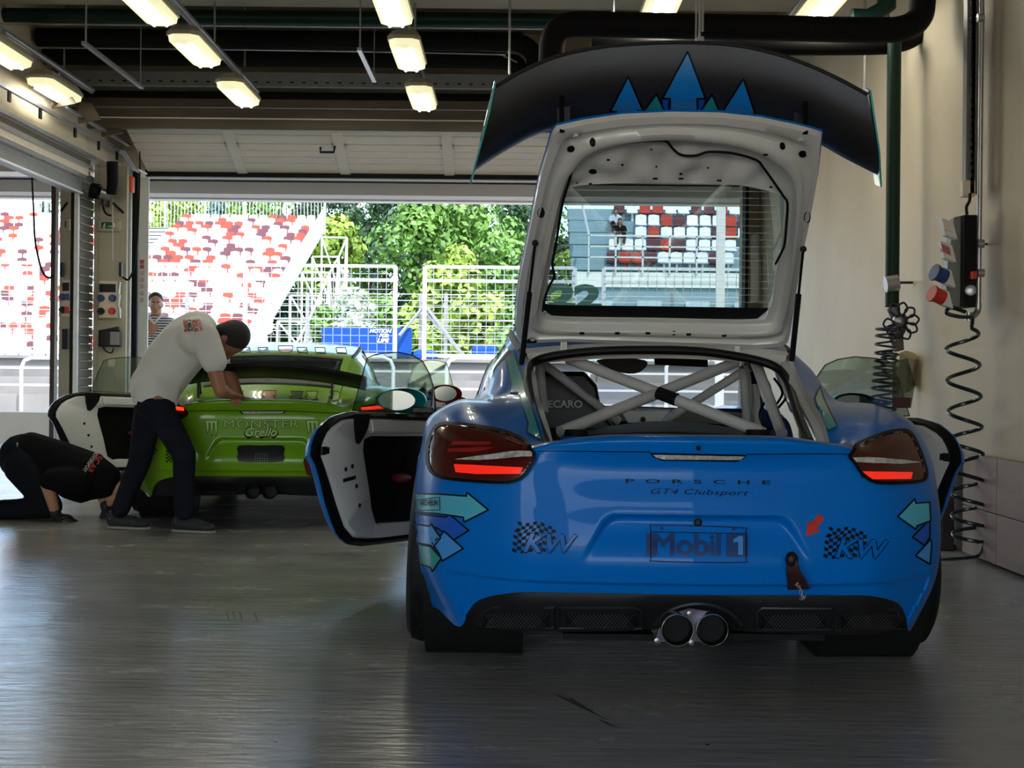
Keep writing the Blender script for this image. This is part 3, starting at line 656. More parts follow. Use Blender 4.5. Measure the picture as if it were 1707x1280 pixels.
CTL = [  # per station, ten rows from sill to roof rail (x, y, z), right half
 [(0,.030,.31),(0,.012,.36),(0,0,.45),(0,.02,.58),(0,.035,.68),(0,.012,.735),(0,.005,.770),(0,.06,.780),(0,.11,.775),(0,.14,.762)],
 [(.25,.040,.31),(.25,.022,.36),(.25,.01,.45),(.25,.03,.58),(.25,.045,.68),(.25,.022,.735),(.25,.017,.768),(.25,.07,.778),(.25,.12,.773),(.25,.145,.760)],
 [(.42,.060,.308),(.42,.042,.36),(.42,.032,.45),(.42,.05,.58),(.42,.062,.68),(.42,.06,.728),(.42,.062,.750),(.415,.10,.757),(.41,.14,.754),(.405,.17,.744)],
 [(.54,.095,.30),(.54,.078,.36),(.545,.068,.45),(.545,.083,.58),(.54,.095,.68),(.53,.115,.722),(.515,.14,.737),(.49,.20,.748),(.462,.23,.752),(.437,.25,.744)],
 [(.65,.20,.255),(.668,.175,.35),(.675,.165,.45),(.672,.172,.58),(.655,.20,.69),(.645,.24,.755),(.62,.34,.80),(.56,.41,.812),(.51,.42,.812),(.456,.43,.815)],
 [(.70,.30,.165),(.77,.29,.32),(.782,.285,.45),(.775,.295,.58),(.755,.33,.70),(.735,.39,.783),(.68,.52,.835),(.59,.60,.845),(.53,.61,.850),(.469,.62,.862)],
 [(.775,.46,.19),(.825,.46,.32),(.843,.46,.45),(.837,.47,.58),(.82,.50,.705),(.785,.57,.80),(.71,.70,.853),(.61,.78,.861),(.545,.80,.876),(.482,.82,.908)],
 [(.84,.68,.18),(.862,.68,.32),(.870,.69,.45),(.870,.70,.58),(.852,.73,.71),(.83,.77,.80),(.735,.88,.858),(.63,.95,.868),(.562,.98,.920),(.490,1.02,.975)],
 [(.85,1.0,.15),(.868,1.0,.30),(.874,1.02,.45),(.87,1.02,.58),(.86,1.03,.71),(.825,1.06,.79),(.745,1.10,.845),(.66,1.15,.86),(.59,1.20,.97),(.508,1.25,1.05)],
 [(.85,1.35,.13),(.86,1.35,.28),(.865,1.35,.45),(.86,1.35,.58),(.85,1.35,.69),(.825,1.36,.75),(.77,1.37,.79),(.695,1.38,.825),(.635,1.42,.97),(.53,1.50,1.085)],
 [(.845,1.7,.13),(.855,1.7,.28),(.86,1.7,.45),(.855,1.7,.58),(.845,1.7,.68),(.82,1.7,.74),(.765,1.7,.785),(.71,1.7,.812),(.65,1.75,.98),(.545,1.85,1.122)],
 [(.845,2.2,.13),(.85,2.2,.28),(.86,2.2,.45),(.855,2.2,.58),(.845,2.2,.67),(.82,2.2,.73),(.765,2.2,.775),(.715,2.2,.80),(.65,2.2,.98),(.55,2.2,1.14)],
 [(.845,2.6,.13),(.855,2.6,.28),(.865,2.6,.45),(.86,2.6,.58),(.85,2.6,.67),(.825,2.6,.73),(.77,2.6,.77),(.72,2.6,.79),(.665,2.58,.93),(.565,2.48,1.105)],
 [(.845,2.85,.13),(.86,2.85,.28),(.87,2.85,.45),(.87,2.85,.58),(.86,2.85,.67),(.835,2.85,.73),(.78,2.85,.768),(.725,2.85,.785),(.70,2.82,.86),(.645,2.78,.945)],
 [(.85,3.05,.13),(.87,3.05,.28),(.88,3.05,.45),(.88,3.05,.58),(.865,3.05,.68),(.84,3.05,.74),(.79,3.05,.775),(.72,3.05,.782),(.71,3.06,.785),(.70,3.07,.788)]]
CTL = [[Vector(p) for p in r] for r in CTL]
def ctl_eval(u, v):
    i = min(int(u), len(CTL) - 2); j = min(int(v), 8); tu, tv = u - i, v - j
    rows = []
    for a in range(-1, 3):
        if i + a < 0:            # mirror across the centre plane
            R = [Vector((-p.x, p.y, p.z)) for p in CTL[1]]
        else: R = CTL[min(len(CTL) - 1, i + a)]
        g = [R[max(0, min(9, j + b))] for b in range(-1, 3)]
        rows.append(cr(g[0], g[1], g[2], g[3], tv))
    return cr(rows[0], rows[1], rows[2], rows[3], tu)
YW, YF, RA, ZW = .86, 3.30, .350, .325
def fascia(p):
    """pressed plate recess and lower crease on the rear skin"""
    if p.y < .25 and p.z < .66:
        d1 = .548 - p.z; d2 = (.262 + .085 * (.548 - p.z) / .145 - abs(p.x)) * .86; k = .03
        h = max(0, min(1, .5 + .5 * (d2 - d1) / k)); sd = d2 * (1 - h) + d1 * h - k * h * (1 - h)
        p.y += .030 * ss(-.004, .018, sd) * ss(.392, .52, p.z)
        p.y += .010 * ss(.350, .338, p.z)
    return p
def arch_snap(p):
    for yc in (YW, YF):
        d = math.hypot(p.y - yc, p.z - ZW)
        if abs(d - RA) < .013 and p.z > .1 and abs(p.x) > .6:
            k = RA / d; p.y = yc + (p.y - yc) * k; p.z = ZW + (p.z - ZW) * k
    return p
def in_arch(p):
    return any(math.hypot(p.y - yc, p.z - ZW) < RA - .004 for yc in (YW, YF)) and abs(p.x) > .55
def make_shell(T, name, m, parent):
    us = []; 
    for i in range(14): 
        n = 26 if i < 4 else (18 if i < 8 else 12); us += [i + k / n for k in range(n)]
    us.append(14.0)
    vs = []
    for j in range(9):
        n = 20 if j < 6 else 8; vs += [j + k / n for k in range(n)]
    vs.append(9.0)
    verts = {}; V = []; Fc = []
    pts = [[arch_snap(fascia(ctl_eval(u, v))) for v in vs] for u in us]
    for sx in (1, -1):
        base = len(V)
        for r in pts: V += [T @ Vector((p.x * sx, p.y, p.z)) for p in r]
        m_ = len(vs)
        for i in range(len(us) - 1):
            for j in range(m_ - 1):
                u = (us[i] + us[i + 1]) / 2; v = (vs[j] + vs[j + 1]) / 2
                c = (pts[i][j] + pts[i + 1][j + 1]) / 2
                if u > 3 and in_arch(c): continue
                if 10 < u < 13.25 and .62 < v < 8.72: continue                # door opening
                if 8.35 < u < 9.75 and 7.35 < v < 8.62: continue              # rear quarter window
                q = [base + i * m_ + j, base + (i + 1) * m_ + j, base + (i + 1) * m_ + j + 1, base + i * m_ + j + 1]
                Fc.append(q if sx > 0 else q[::-1])
    Ti = T.inverted()
    for ix in {i for f in Fc for i in f}:
        p = Ti @ V[ix]
        if abs(p.x) > .6 and p.z > .1:
            for yc in (YW, YF):
                d = math.hypot(p.y - yc, p.z - ZW)
                if 1e-3 < d < RA:
                    k = RA / d; V[ix] = T @ Vector((p.x, yc + (p.y - yc) * k, ZW + (p.z - ZW) * k))
    mb = MB(); mb.v = V; mb.f = Fc; mb.mi = [0] * len(Fc)
    # front end
    def sec(y, w, zt, zc, zb=.13):
        return [(w, y, zb), (w + .02, y, .28), (w + .03, y, .45), (w + .02, y, min(.58, zt - .12)), (w, y, zt - .06), (w - .06, y, zt), (w * .72, y, zt + .01), (w * .4, y, zc), (0, y, zc + .01)]
    st = [sec(3.05, .86, .775, .785), sec(3.3, .87, .79, .77), sec(3.6, .84, .765, .73), sec(3.9, .79, .68, .65), sec(4.15, .68, .56, .55), sec(4.32, .52, .44, .45), sec(4.40, .36, .36, .37)]
    st = [[Vector(p) for p in r] for r in st]; FP = []
    for i in range(len(st) - 1):
        for k in range(8):
            FP.append([cr(st[max(0, i - 1)][j], st[i][j], st[i + 1][j], st[min(len(st) - 1, i + 2)][j], k / 8) for j in range(9)])
    FP.append(st[-1])
    fine = [[arch_snap(p) for p in spline(r, 10)] for r in FP]
    for sx in (1, -1):
        G = [[T @ Vector((p.x * sx, p.y, p.z)) for p in r] for r in fine]; b = len(mb.v); n = len(G[0])
        for r in G: mb.v += r
        for i in range(len(G) - 1):
            for j in range(n - 1):
                if in_arch((fine[i][j] + fine[i + 1][j + 1]) / 2): continue
                q = [b + i * n + j, b + (i + 1) * n + j, b + (i + 1) * n + j + 1, b + i * n + j + 1]; mb.f.append(q if sx > 0 else q[::-1]); mb.mi.append(0)
    o = mb.build(name, m, parent, smooth=50, weld=.0006)
    return o
def rail(u):  return ctl_eval(u, 9.0)
def tyre(T, x0, x1, y, parent, R=.318, label=None):
    s = 1 if x1 > x0 else -1; w = abs(x1 - x0); c = T @ Vector((x0, y, R + .006)); ax = (T.to_3x3() @ Vector((s, 0, .045)).normalized()) * 1.0
    prof = [(.015, .215), (.0, .245), (.004, R - .035), (.022, R - .008), (.05, R), (w - .05, R), (w - .022, R - .008), (w - .004, R - .035), (w, .245), (w - .015, .215), (.015, .215)]
    t = MB().lathe(c, ax, prof, 56).build('tyre', M_tyre, parent, smooth=35)
    rm = MB(); rm.lathe(c, ax, [(.02, .0), (.02, .216), (.03, .222), (w - .03, .222), (w - .02, .214), (w - .05, .19), (w - .05, .0)], 40)
    r = rm.build('wheel_rim', mat('rim_dark', (.05, .05, .055), .35, .7), t, smooth=35)
    sp_ = MB(); R3 = T.to_3x3()
    for k in range(5):
        a = 2 * PI * k / 5; d = R3 @ Vector((0, math.cos(a), math.sin(a))); e = R3 @ Vector((0, -math.sin(a), math.cos(a)))
        sp_.obox(c + ax * (w - .03) + d * .115, d * .10, e * .02, ax * .02)
    sp_.build('spokes', M_greys, r)
    return t
def build_car(T, yaw, paint, name, label, cat='car', hatch_open=False, mirrors=M_teal, roof_m=None):
    loc = T @ Vector((0, 2.0, 0)); root = empty(name, loc, yaw, label, cat)
    V = lambda x, y, z: T @ Vector((x, y, z))
    body = make_shell(T, 'body_shell', paint, root)
    # roof
    G = []
    for i in range(25):
        u = 8.0 + 4.0 * i / 24; r = rail(u); G.append([V(r.x * (k / 8), r.y - (.0), r.z + .028 * (1 - (k / 8) ** 2)) for k in range(-8, 9)])
    roof = MB().grid(G).build('roof', roof_m or paint, root, smooth=60)
    G = [[p - Vector((0, 0, .03)) for p in r] for r in G]; MB().grid(G).build('headliner', M_dark, root, smooth=60)
    # windscreen
    G = []
    for i in range(13):
        u = 12.0 + 2.0 * i / 12; r = rail(u); G.append([V(r.x * (k / 6), r.y + .10 * (1 - (k / 6) ** 2), r.z + .01) for k in range(-6, 7)])
    MB().grid(G).build('windscreen', M_glass_ws, root, smooth=60)
    for sx in (1, -1):
        R_ = [rail(8 + 6 * k / 40) for k in range(41)]
        MB().tube([V(p.x * sx, p.y, p.z - .012) for p in R_], .016, 8).build('window_seal', M_black, root, smooth=True)
        # quarter window
        mb = MB(); mb.grid([[V(*(lambda p: (p.x * sx * .994, p.y, p.z))(ctl_eval(8.35 + 1.4 * i / 12, 7.35 + 1.27 * j / 8))) for j in range(9)] for i in range(13)])
        mb.build('quarter_window', M_glass_dark, root, smooth=60)
        B = [ctl_eval(10 + k / 4, 7.0) for k in range(14)]
        # B pillar, jamb, sill
        mb = MB(); mb.loft([[V(sx * (.85 - d), 1.70 + e, .16), V(sx * (.86 - d), 1.70 + e, .45), V(sx * (.845 - d), 1.70 + e, .68), V(sx * (.71 - d), 1.71 + e, .81), V(sx * (.65 - d), 1.76 + e, .98), V(sx * (.545 - d * .5), 1.86 + e, 1.11)] for d, e in ((0, 0), (.10, .02), (.10, -.12), (0, -.1))], closed=False)
        mb.build('door_jamb', M_inner, root, smooth=40)
        MB().box((0, 0, 0), (0, 0, 0)) if False else None
        mb = MB(); mb.loft([[V(sx * x, y, z) for x, z in ((.84, .13), (.86, .22), (.80, .27), (.70, .25), (.68, .13))] for y in (1.6, 2.2, 2.95)], cap0=True, cap1=True); mb.build('sill', paint, root, smooth=30)
        # wheel wells
        for yc in (YW, YF):
            mb = MB(); mb.lathe(V(sx * .50, yc, ZW), T.to_3x3() @ Vector((sx, 0, 0)), [(0, .0), (0, RA + .01), (.33, RA + .005)], 40); mb.build('wheel_well', M_dark, root, smooth=30)
    tyre(T, .625, .890, YW, root); tyre(T, -.625, -.890, YW, root); tyre(T, .66, .90, YF, root); tyre(T, -.66, -.90, YF, root)
    # underside, cabin floor
    MB().add([V(x, y, z) for z in (.13, .17) for x, y in ((-.55, 1.0), (.55, 1.0), (.55, 4.1), (-.55, 4.1))], [(0, 1, 2, 3), (4, 5, 6, 7), (0, 1, 5, 4), (1, 2, 6, 5), (2, 3, 7, 6), (3, 0, 4, 7)]).build('underbody', M_dark, root)
    mb = MB(); mb.add([V(x, y, z) for x, y, z in ((-.43, .17, .70), (.43, .17, .70), (.47, .5, .71), (.50, 1.5, .74), (.50, 1.55, .2), (.66, 2.9, .2), (.66, 3.0, .76), (-.66, 3.0, .76), (-.66, 2.9, .2), (-.50, 1.55, .2), (-.50, 1.5, .74), (-.47, .5, .71))],
        [(0, 1, 2, 11), (11, 2, 3, 10), (10, 3, 4, 9), (9, 4, 5, 8), (8, 5, 6, 7)]); mb.build('cabin_liner', mat('cabin_dark', (.004, .004, .004), .7, spec=.1), root)
    mb = MB(); G = [[V(x, 2.72 + .33 * k / 5, .70 + .085 * math.sin(PI * min(1, k / 5 * .75 + .1)) - .02 * (x / .66) ** 2) for x in [-.66 + 1.32 * i / 12 for i in range(13)]] for k in range(6)]
    mb.grid(G); mb.build('dashboard', M_black, root, smooth=60)
    # seats
    for sx, nm in ((-.36, 'racing_seat'),) if hatch_open else ((-.36, 'racing_seat'), (.36, 'racing_seat')):
        prof = [(-.27, .30), (-.28, .60), (-.25, .72), (-.19, .79), (-.17, .90), (-.12, .955), (.12, .955), (.17, .90), (.19, .79), (.25, .72), (.28, .60), (.27, .30)]
        mb = MB(); 
        mb.loft([[V(sx + a, 1.75 + .05 * (b - .3), b) for a, b in prof], [V(sx + a * 1.03, 1.80 + .05 * (b - .3), b + .01) for a, b in prof], [V(sx + a * .8, 1.90, b - .01) for a, b in prof]], cap0=True, cap1=True)
        seat = mb.build(nm, M_blackp, root, smooth=40, bev=.01)
    # diffuser
    tops = []
    for k in range(-24, 25):
        x = .70 * k / 24
        uu = None
        for i in range(0, 600):
            u = i / 100; p = ctl_eval(u, 0)
            if p.x >= abs(x) - 1e-6: uu = p; break
        tops.append(Vector((x, uu.y, uu.z)))
    mb = MB(); G = []
    for q, (dy, f) in enumerate(((.004, 0.0), (.0, .12), (.012, .35), (.03, .7), (.05, 1.0))):
        row = []
        for p in tops:
            zb = .185 + .01 * math.cos(p.x * 4) if abs(p.x) < .66 else .175
            e = ss(.20, .10, abs(p.x + .008)) * .035 * f
            z = p.z + (min(zb, p.z - .005) - p.z) * f + .004
            row.append(V(p.x, p.y + dy + e, z))
        G.append(row)
    mb.grid(G); G2 = [G[-1], [p + Vector((0, .3, .01)) for p in G[-1]]]; mb.grid(G2)
    dif = mb.build('diffuser', mat('diffuser_plastic', (.011, .011, .013), .5, spec=.25, bump=.05, bscale=200), root, smooth=50, weld=.0004)
    bd = bvh_of([dif])
    return root, body, roof, dif
def door_builder(root, hinge, ang, side, shape, paint, open_glass, seal_m=M_seal, glass_poly=None, recess=True, gm=None):
    """shape: dict of outlines in (distance from hinge, z)"""
    d = Vector((math.sin(ang) * side, -math.cos(ang), 0)); n = Vector((-math.cos(ang) * side, -math.sin(ang), 0))
    Q = lambda a, z, o=0: hinge + d * a + Vector((0, 0, z)) + n * o
    outer, panel, rec = shape['outer'], shape['panel'], shape['recess']
    c = (.55, .52)
    N = 96
    So, Sp, Sr = star(outer, c, N), star(panel, c, N), star(rec, c, N)
    dr = MB().loft([[Q(a, z, -.015) for a, z in So], [Q(c[0] + (a - c[0]) * .995, z, -.026) for a, z in So], [Q(c[0] + (a - c[0]) * .92, c[1] + (z - c[1]) * .9, -.075) for a, z in So]], cap1=True).build('door', paint, root, smooth=30)
    mid = [((a + e) / 2, (b + f) / 2) for (a, b), (e, f) in zip(Sp, So)]
    MB().loft([[Q(a, z, -.015) for a, z in So], [Q(*p, .004) for p in mid], [Q(*p, -.002) for p in Sp]]).build('door_seal', seal_m, dr, smooth=60)
    r1 = [(p[0] + (q[0] - p[0]) * .82, p[1] + (q[1] - p[1]) * .82) for p, q in zip(Sp, Sr)]
    MB().loft([[Q(*p, -.004) for p in Sp], [Q(*(p[0] + (q[0] - p[0]) * .06, p[1] + (q[1] - p[1]) * .06), .014) for p, q in zip(Sp, Sr)], [Q(*p, .012) for p in r1], [Q(*(p[0] + (q[0] - p[0]) * .93, p[1] + (q[1] - p[1]) * .93), -.002) for p, q in zip(Sp, Sr)], [Q(*p, -.006) for p in Sr], [Q(*p, -.05) for p in Sr]]).build('inner_panel', M_inner, dr, smooth=50)
    MB().loft([[Q(*p, -.045) for p in Sr], [Q(c[0] + (p[0] - c[0]) * .5, c[1] + (p[1] - c[1]) * .5, -.055) for p in Sr]], cap1=True).build('door_recess', mat('recess_black', (.004, .004, .0045), .5, spec=.15), dr)
    if glass_poly:
        g = MB().loft([[Q(*p, -.03) for p in glass_poly], [Q(*p, -.034) for p in glass_poly]], cap0=True, cap1=True).build('door_window', gm or M_glass_clear, dr)
        MB().tube([Q(*p, -.032) for p in glass_poly], .0028, 5, closed=True).build('window_edge', M_black, g)
    return dr, Q
def to_door(pts, hinge, ang, side):
    d = Vector((math.sin(ang) * side, -math.cos(ang), 0)); n = Vector((-math.cos(ang) * side, -math.sin(ang), 0)); out = []
    for px, py in pts:
        h = plane_hit(px, py, hinge, n); out.append(((h - hinge).dot(d), h.z))
    return out
def ang_c(deg): return math.radians(deg)
# ---------------- blue car
TB = Matrix.Translation((.545, 4.0, 0))
M_bluep = mat('blue_car_paint', (.0, .172, .66), .30, coat=.2, coatr=.015, spec=.08)
blue, bbody, broof, bdif = build_car(TB, 0.0, M_bluep, 'sports_car', 'bright blue coupe race car with raised tailgate and both doors open, in the foreground', hatch_open=True)
BB = bvh_of([bbody]); BD = bvh_of([bdif])
HL_ = TB @ Vector((-.87, 2.85, 0)); HR_ = TB @ Vector((.87, 2.85, 0)); AL = ang_c(26)
shape = dict(
 outer=to_door([(740, 692), (660, 689), (584, 686.5), (556, 695), (536.5, 712), (525, 734), (521, 757), (531, 777), (539, 807), (546, 838), (556, 869), (567.5, 895), (584, 908), (607, 911), (640, 907), (680, 902), (740, 893)], HL_, AL, -1),
 panel=to_door([(737, 702), (640, 698), (590, 697), (570, 700), (548, 716), (537, 740), (534, 757), (543, 782), (551, 807), (561, 841), (574, 878), (589, 896), (612, 898), (640, 896), (680, 891), (737, 883)], HL_, AL, -1),
 recess=to_door([(725, 727), (660, 727), (620, 727), (609, 732), (607, 751), (612, 785), (617, 815), (621, 847), (624, 868), (634, 877), (645, 872), (680, 870), (725, 866)], HL_, AL, -1))
gpoly = to_door([(598, 684), (610, 640), (622, 597), (632, 592), (646, 589), (674, 587), (697, 592), (714, 602), (725, 622), (732, 644), (735, 667), (736, 691)], HL_, AL, -1)
dl, QL = door_builder(blue, HL_, AL, -1, shape, M_bluep, True, glass_poly=gpoly)
dr_, QR = door_builder(blue, HR_, ang_c(23.5), 1, shape, M_bluep, True, glass_poly=gpoly)
M_pull = mat('maroon_pull', (.16, .012, .03), .5)
for dd, Q in ((dl, QL), (dr_, QR)):
    def inv(px, py): return to_door([(px, py)], HL_, AL, -1)[0]
    for q in ((572, 782), (583, 777), (590, 810), (595, 842)):
        a, z = inv(*q); MB().lathe(Q(a, z, .004), Q(a, z, .02) - Q(a, z, 0), [(0, .010), (.012, .010), (.013, 0)], 12).build('hole', M_blackp, dd)
    mb = MB(); a, z = inv(578, 798); mb.obox(Q(a, z, .012), Q(a + .05, z - .004, 0) - Q(a, z, 0), (0, 0, .008), Q(a, z, .004) - Q(a, z, 0))
    mb.build('latch_slot', M_blackp, dd)
    a, z = inv(539, 751); MB().obox(Q(a, z, .008), Q(a + .03, z, 0) - Q(a, z, 0), (0, 0, .018), Q(a, z, .006) - Q(a, z, 0)).build('striker_hole', M_blackp, dd, bev=.004)
    a, z = inv(592, 715); MB().prism([Q(*inv(*q), .016) for q in ((584, 690), (611, 690), (607, 712), (600, 728), (592, 740), (588, 738), (585, 715))], Q(0, 0, .006) - Q(0, 0, 0)).build('upper_trim', M_seal, dd)
    mb = MB(); mb.prism([Q(*inv(*q), .016) for q in ((612, 701), (735, 704), (735, 722), (614, 720))], Q(0, 0, .012) - Q(0, 0, 0)); mb.build('upper_rail', M_inner, dd, bev=.005)
    a, z = inv(678, 797); MB().sphere(Q(a, z, -.03), (.05, .09, .022), 14, 8).build('door_pull', M_pull, dd, smooth=True)
    # mirror in the paint of the car, glass facing back
for sx, dd in ((-1, dl), (1, dr_)):
    c = Vector((.545 + sx * 1.064, 6.45, .822))
    mh = MB(); loops = []
    for t, r in ((-.0, 1.0), (.05, 1.02), (.10, .85), (.14, .5), (.16, .1)):
        loops.append([c + Vector((math.cos(2 * PI * k / 24) * .118 * r, t, math.sin(2 * PI * k / 24) * .056 * r * (1 + .15 * math.cos(2 * PI * k / 24) * -sx))) for k in range(24)])
    mh.loft(loops, cap1=True); mo_ = mh.build('wing_mirror', M_teal, dd, smooth=60)
    MB().add([c + Vector((math.cos(2 * PI * k / 24) * .086 - .018, -.004, math.sin(2 * PI * k / 24) * .046)) for k in range(24)], [tuple(range(24))]).build('mirror_glass', mat('mirror_face', (.18, .20, .21), .12, .9), mo_)
    MB().obox(c + Vector((-sx * .10, .06, -.045)), (.05, 0, 0), (0, .03, 0), (0, 0, .015)).build('mirror_stalk', M_blackp, mo_, bev=.005)
    MB().prism([c + Vector((-sx * .13, .10, -.05)), c + Vector((-sx * .13, .28, -.05)), c + Vector((-sx * .13, .28, .06))], (-sx * .01, 0, 0)).build('mirror_sail', M_blackp, mo_)
# partly tinted small sliding window with dark red strip on the right pane
MB().prism([plane_hit(a, b, QR(0, 0, -.02), Vector((-math.cos(ang_c(23.5)), -math.sin(ang_c(23.5)), 0))) for a, b in ((1488, 603), (1513, 597), (1525, 640), (1518, 680), (1487, 680))], (.002, .002, 0)).build('sliding_window', glass('slide_pane', (.55, .6, .52), .1), dr_)
MB().prism([plane_hit(a, b, QR(0, 0, -.012), Vector((-math.cos(ang_c(23.5)), -math.sin(ang_c(23.5)), 0))) for a, b in ((1488, 661), (1519, 663), (1517, 679), (1488, 679))], (.002, .002, 0)).build('window_strip', mat('dark_red_strip', (.10, .004, .012), .4), dr_)
# ---- tail lamps
def lamp(outl, inner_top, strip, bar, lab):
    o = decal('tail_lamp', [outl], M_redglass, BB, .012, blue, step=6, label=lab)
    o.modifiers.new('s', 'SOLIDIFY').thickness = .014
    decal('lamp_surround', stroke_polys(outl, 5), M_outline, BB, .0145, o, step=8)
    decal('reverse_strip', [strip], M_clearlens, BB, .014, o, step=8)
    decal('light_bar', [bar], M_redglow, BB, .0145, o, step=8)
    if inner_top: decal('upper_bar', inner_top, mat('tail_inner_red', (.35, .01, .01), .2, coat=1), BB, .0135, o, step=10)
tl = sp2([(893, 757), (868, 737), (835, 724), (800, 717), (765, 712), (742, 711), (729, 718), (720, 740), (718, 762), (722, 782), (735, 795), (765, 801), (810, 804), (850, 804), (872, 795), (885, 778)], 3)
lamp(tl, [[(760, 738), (820, 741), (822, 745), (757, 744)], [(752, 750), (800, 748), (830, 750), (800, 755), (752, 756)], [(845, 735), (872, 747), (868, 748), (842, 738)]], [(762, 768), (800, 762), (850, 757), (891, 754), (889, 762), (850, 766), (800, 769)], [(762, 776), (874, 780), (870, 790), (800, 792), (765, 789)], 'dark red left rear lamp with lit red bar')
tr_ = sp2([(1413, 757), (1440, 742), (1475, 728), (1500, 723), (1514, 727), (1525, 748), (1534, 772), (1538, 792), (1530, 803), (1490, 806), (1455, 804), (1437, 793), (1424, 775)], 3)
lamp(tr_, None, [(1417, 763), (1450, 766), (1500, 768), (1530, 773), (1500, 775), (1450, 774), (1420, 770)], [(1433, 786), (1515, 789), (1512, 800), (1450, 799)], 'brownish red right rear lamp with lit red bar')
# ---- graphics
def arrow(poly, m, lab=None, w=2.6, off=.0024):
    decal('arrow_outline', stroke_polys(poly, w), M_outline, BB, off + .0006, blue, step=8)
    return decal('arrow_decal', [poly], m, BB, off, blue, step=8, label=lab)
toL = (760, 850); 
arrow([(692, 823), (736, 824), (779, 827), (780, 821), (815, 850), (775, 870), (774, 862), (730, 856), (692, 853)], M_lteal, 'light teal arrow pointing right', off=.0034)
arrow([(692, 856), (745, 862), (748, 855), (782, 884), (757, 900), (730, 880), (692, 872)], M_dblue, 'deep blue arrow', off=.0016)
arrow([(693, 874), (718, 877), (720, 873), (736, 896), (722, 914), (720, 909), (696, 904)], M_sky, 'light blue arrow', off=.003)
arrow([(722, 905), (738, 890), (741, 885), (773, 914), (738, 935), (733, 922)], M_sky, 'light blue arrow with notch', off=.0024)
arrow([(697, 906), (720, 911), (737, 930), (722, 952), (719, 945), (702, 940)], M_teal, 'green teal arrow', off=.003)
arrow([(1495, 861), (1523, 832), (1525, 839), (1548, 837), (1550, 868), (1527, 876), (1525, 882)], M_lteal, 'light teal arrow pointing left', off=.003)
arrow([(1520, 895), (1546, 868), (1549, 872), (1549, 895), (1540, 909)], M_dblue, 'deep blue arrow on the right corner', off=.002)
arrow([(1525, 926), (1550, 899), (1552, 905), (1549, 940)], M_sky, 'light blue arrow on the right corner', off=.0024)
decal('red_arrow_decal', [[(1364, 856), (1374, 864), (1361, 881), (1367, 886), (1343, 894), (1346, 868), (1353, 871)]], M_red, BB, .0025, blue, label='small red arrow')
decal('sticker_frame', stroke_polys([(695, 834), (735, 829), (736, 850), (697, 851)], 1.2), M_outline, BB, .006, blue)
text_decal('sticker_lettering', 'MICHELIN', [(703, 834), (732, 833), (732, 843), (703, 843)], M_outline, BB, .006, blue, bold=.02)
text_decal('model_lettering', 'PORSCHE', [(1043, 798), (1284, 801), (1284, 808), (1043, 805)], M_outline, BB, .003, blue, spacing=2.1, bold=.015)
text_decal('model_script', 'GT4 Clubsport', [(1088, 814), (1250, 817), (1244, 829), (1080, 826)], M_outline, BB, .003, blue, spacing=1.05)
M_navy = mat('navy_lettering', (.008, .055, .22), .3, coat=1)
text_decal('sponsor_lettering', 'Mobil', [(1089, 890), (1200, 891), (1200, 926), (1089, 925)], M_navy, BB, .003, blue, fat=1.7, spacing=.97, label='dark blue lettering on the plate recess')
decal('sponsor_block', [rect(1077, 889, 1087, 926)], M_navy, BB, .0028, blue)
bmx = flat_bm([rect(1210, 890, 1247, 928)]); cast_bm('sponsor_block', bmx, M_navy, BB, .0028, blue)
decal('sponsor_digit', [[(1222, 900), (1231, 894), (1238, 894), (1238, 925), (1230, 925), (1230, 904), (1222, 905)]], M_sky, BB, .0042, blue)
pl = sp2([(1090, 876), (1163, 877), (1238, 880), (1243, 886), (1243, 930), (1238, 937), (1163, 937), (1090, 935), (1085, 930), (1085, 882)], 3)
decal('plate_outline', stroke_polys(pl, 1.5) + stroke_polys([(1085, 887), (1242, 890)], 1.2, False), M_outline, BB, .005, blue)
def bolt(px, py, r, m=M_blackp, par=blue, bvh=BB, nm='bolt'):
    h = cast(bvh, px, py, 0.0); h2 = cast(bvh, px, py, .01); MB().lathe(h, h2 - h, [(0, r), (.006, r), (.009, r * .6), (.009, 0)], 16).build(nm, m, par, smooth=30)
bolt(1163, 871, .012, nm='latch_hole'); bolt(1164, 746, .007, nm='washer_nozzle'); bolt(1103, 881, .005, M_navy); bolt(1223, 882, .005, M_navy)
def kw(x, y, s=1.0):
    cells = []
    for i in range(10):
        for j in range(9):
            if (i + j) % 2: continue
            if j > 4 and i > 7: continue
            def q(a, b):
                X = x + a * 6.3 - b * .5 + (1.5 if b > 2 else 0) * (9 - a) * -.4; Y = y + b * 5.6 + 2.8 * math.sin(a * .85 + .2) + a * .7
                return (X + 8, Y)
            cells.append([q(i, j), q(i + 1, j), q(i + 1, j + 1), q(i, j + 1)])
    decal('checkered_flag', cells, M_outline, BB, .002, blue, step=30)
    qd = [(x + 30, y + 22), (x + 105, y + 24), (x + 97, y + 53), (x + 18, y + 51)]
    text_decal('sponsor_shadow', 'KW', [(a + .4, b + .4) for a, b in qd], M_outline, BB, .0032, blue, fat=2.7)
    text_decal('sponsor_lettering', 'KW', qd, M_bluep, BB, .0046, blue, fat=1.1)
kw(856, 868); kw(1374, 877)
# third brake light
b3 = decal('brake_light', [[(1083, 754), (1245, 757), (1238, 765), (1228, 769), (1105, 767), (1090, 762)]], M_outline, BB, .003, blue)
decal('light_strip', [[(1088, 756), (1241, 759), (1234, 765), (1108, 764), (1094, 761)]], M_clearlens, BB, .006, b3)
decal('panel_gap', stroke_polys([(898, 752), (960, 752), (1083, 753)], 1.6, False) + stroke_polys([(1245, 757), (1380, 756), (1412, 757)], 1.6, False), M_outline, BB, .001, blue)
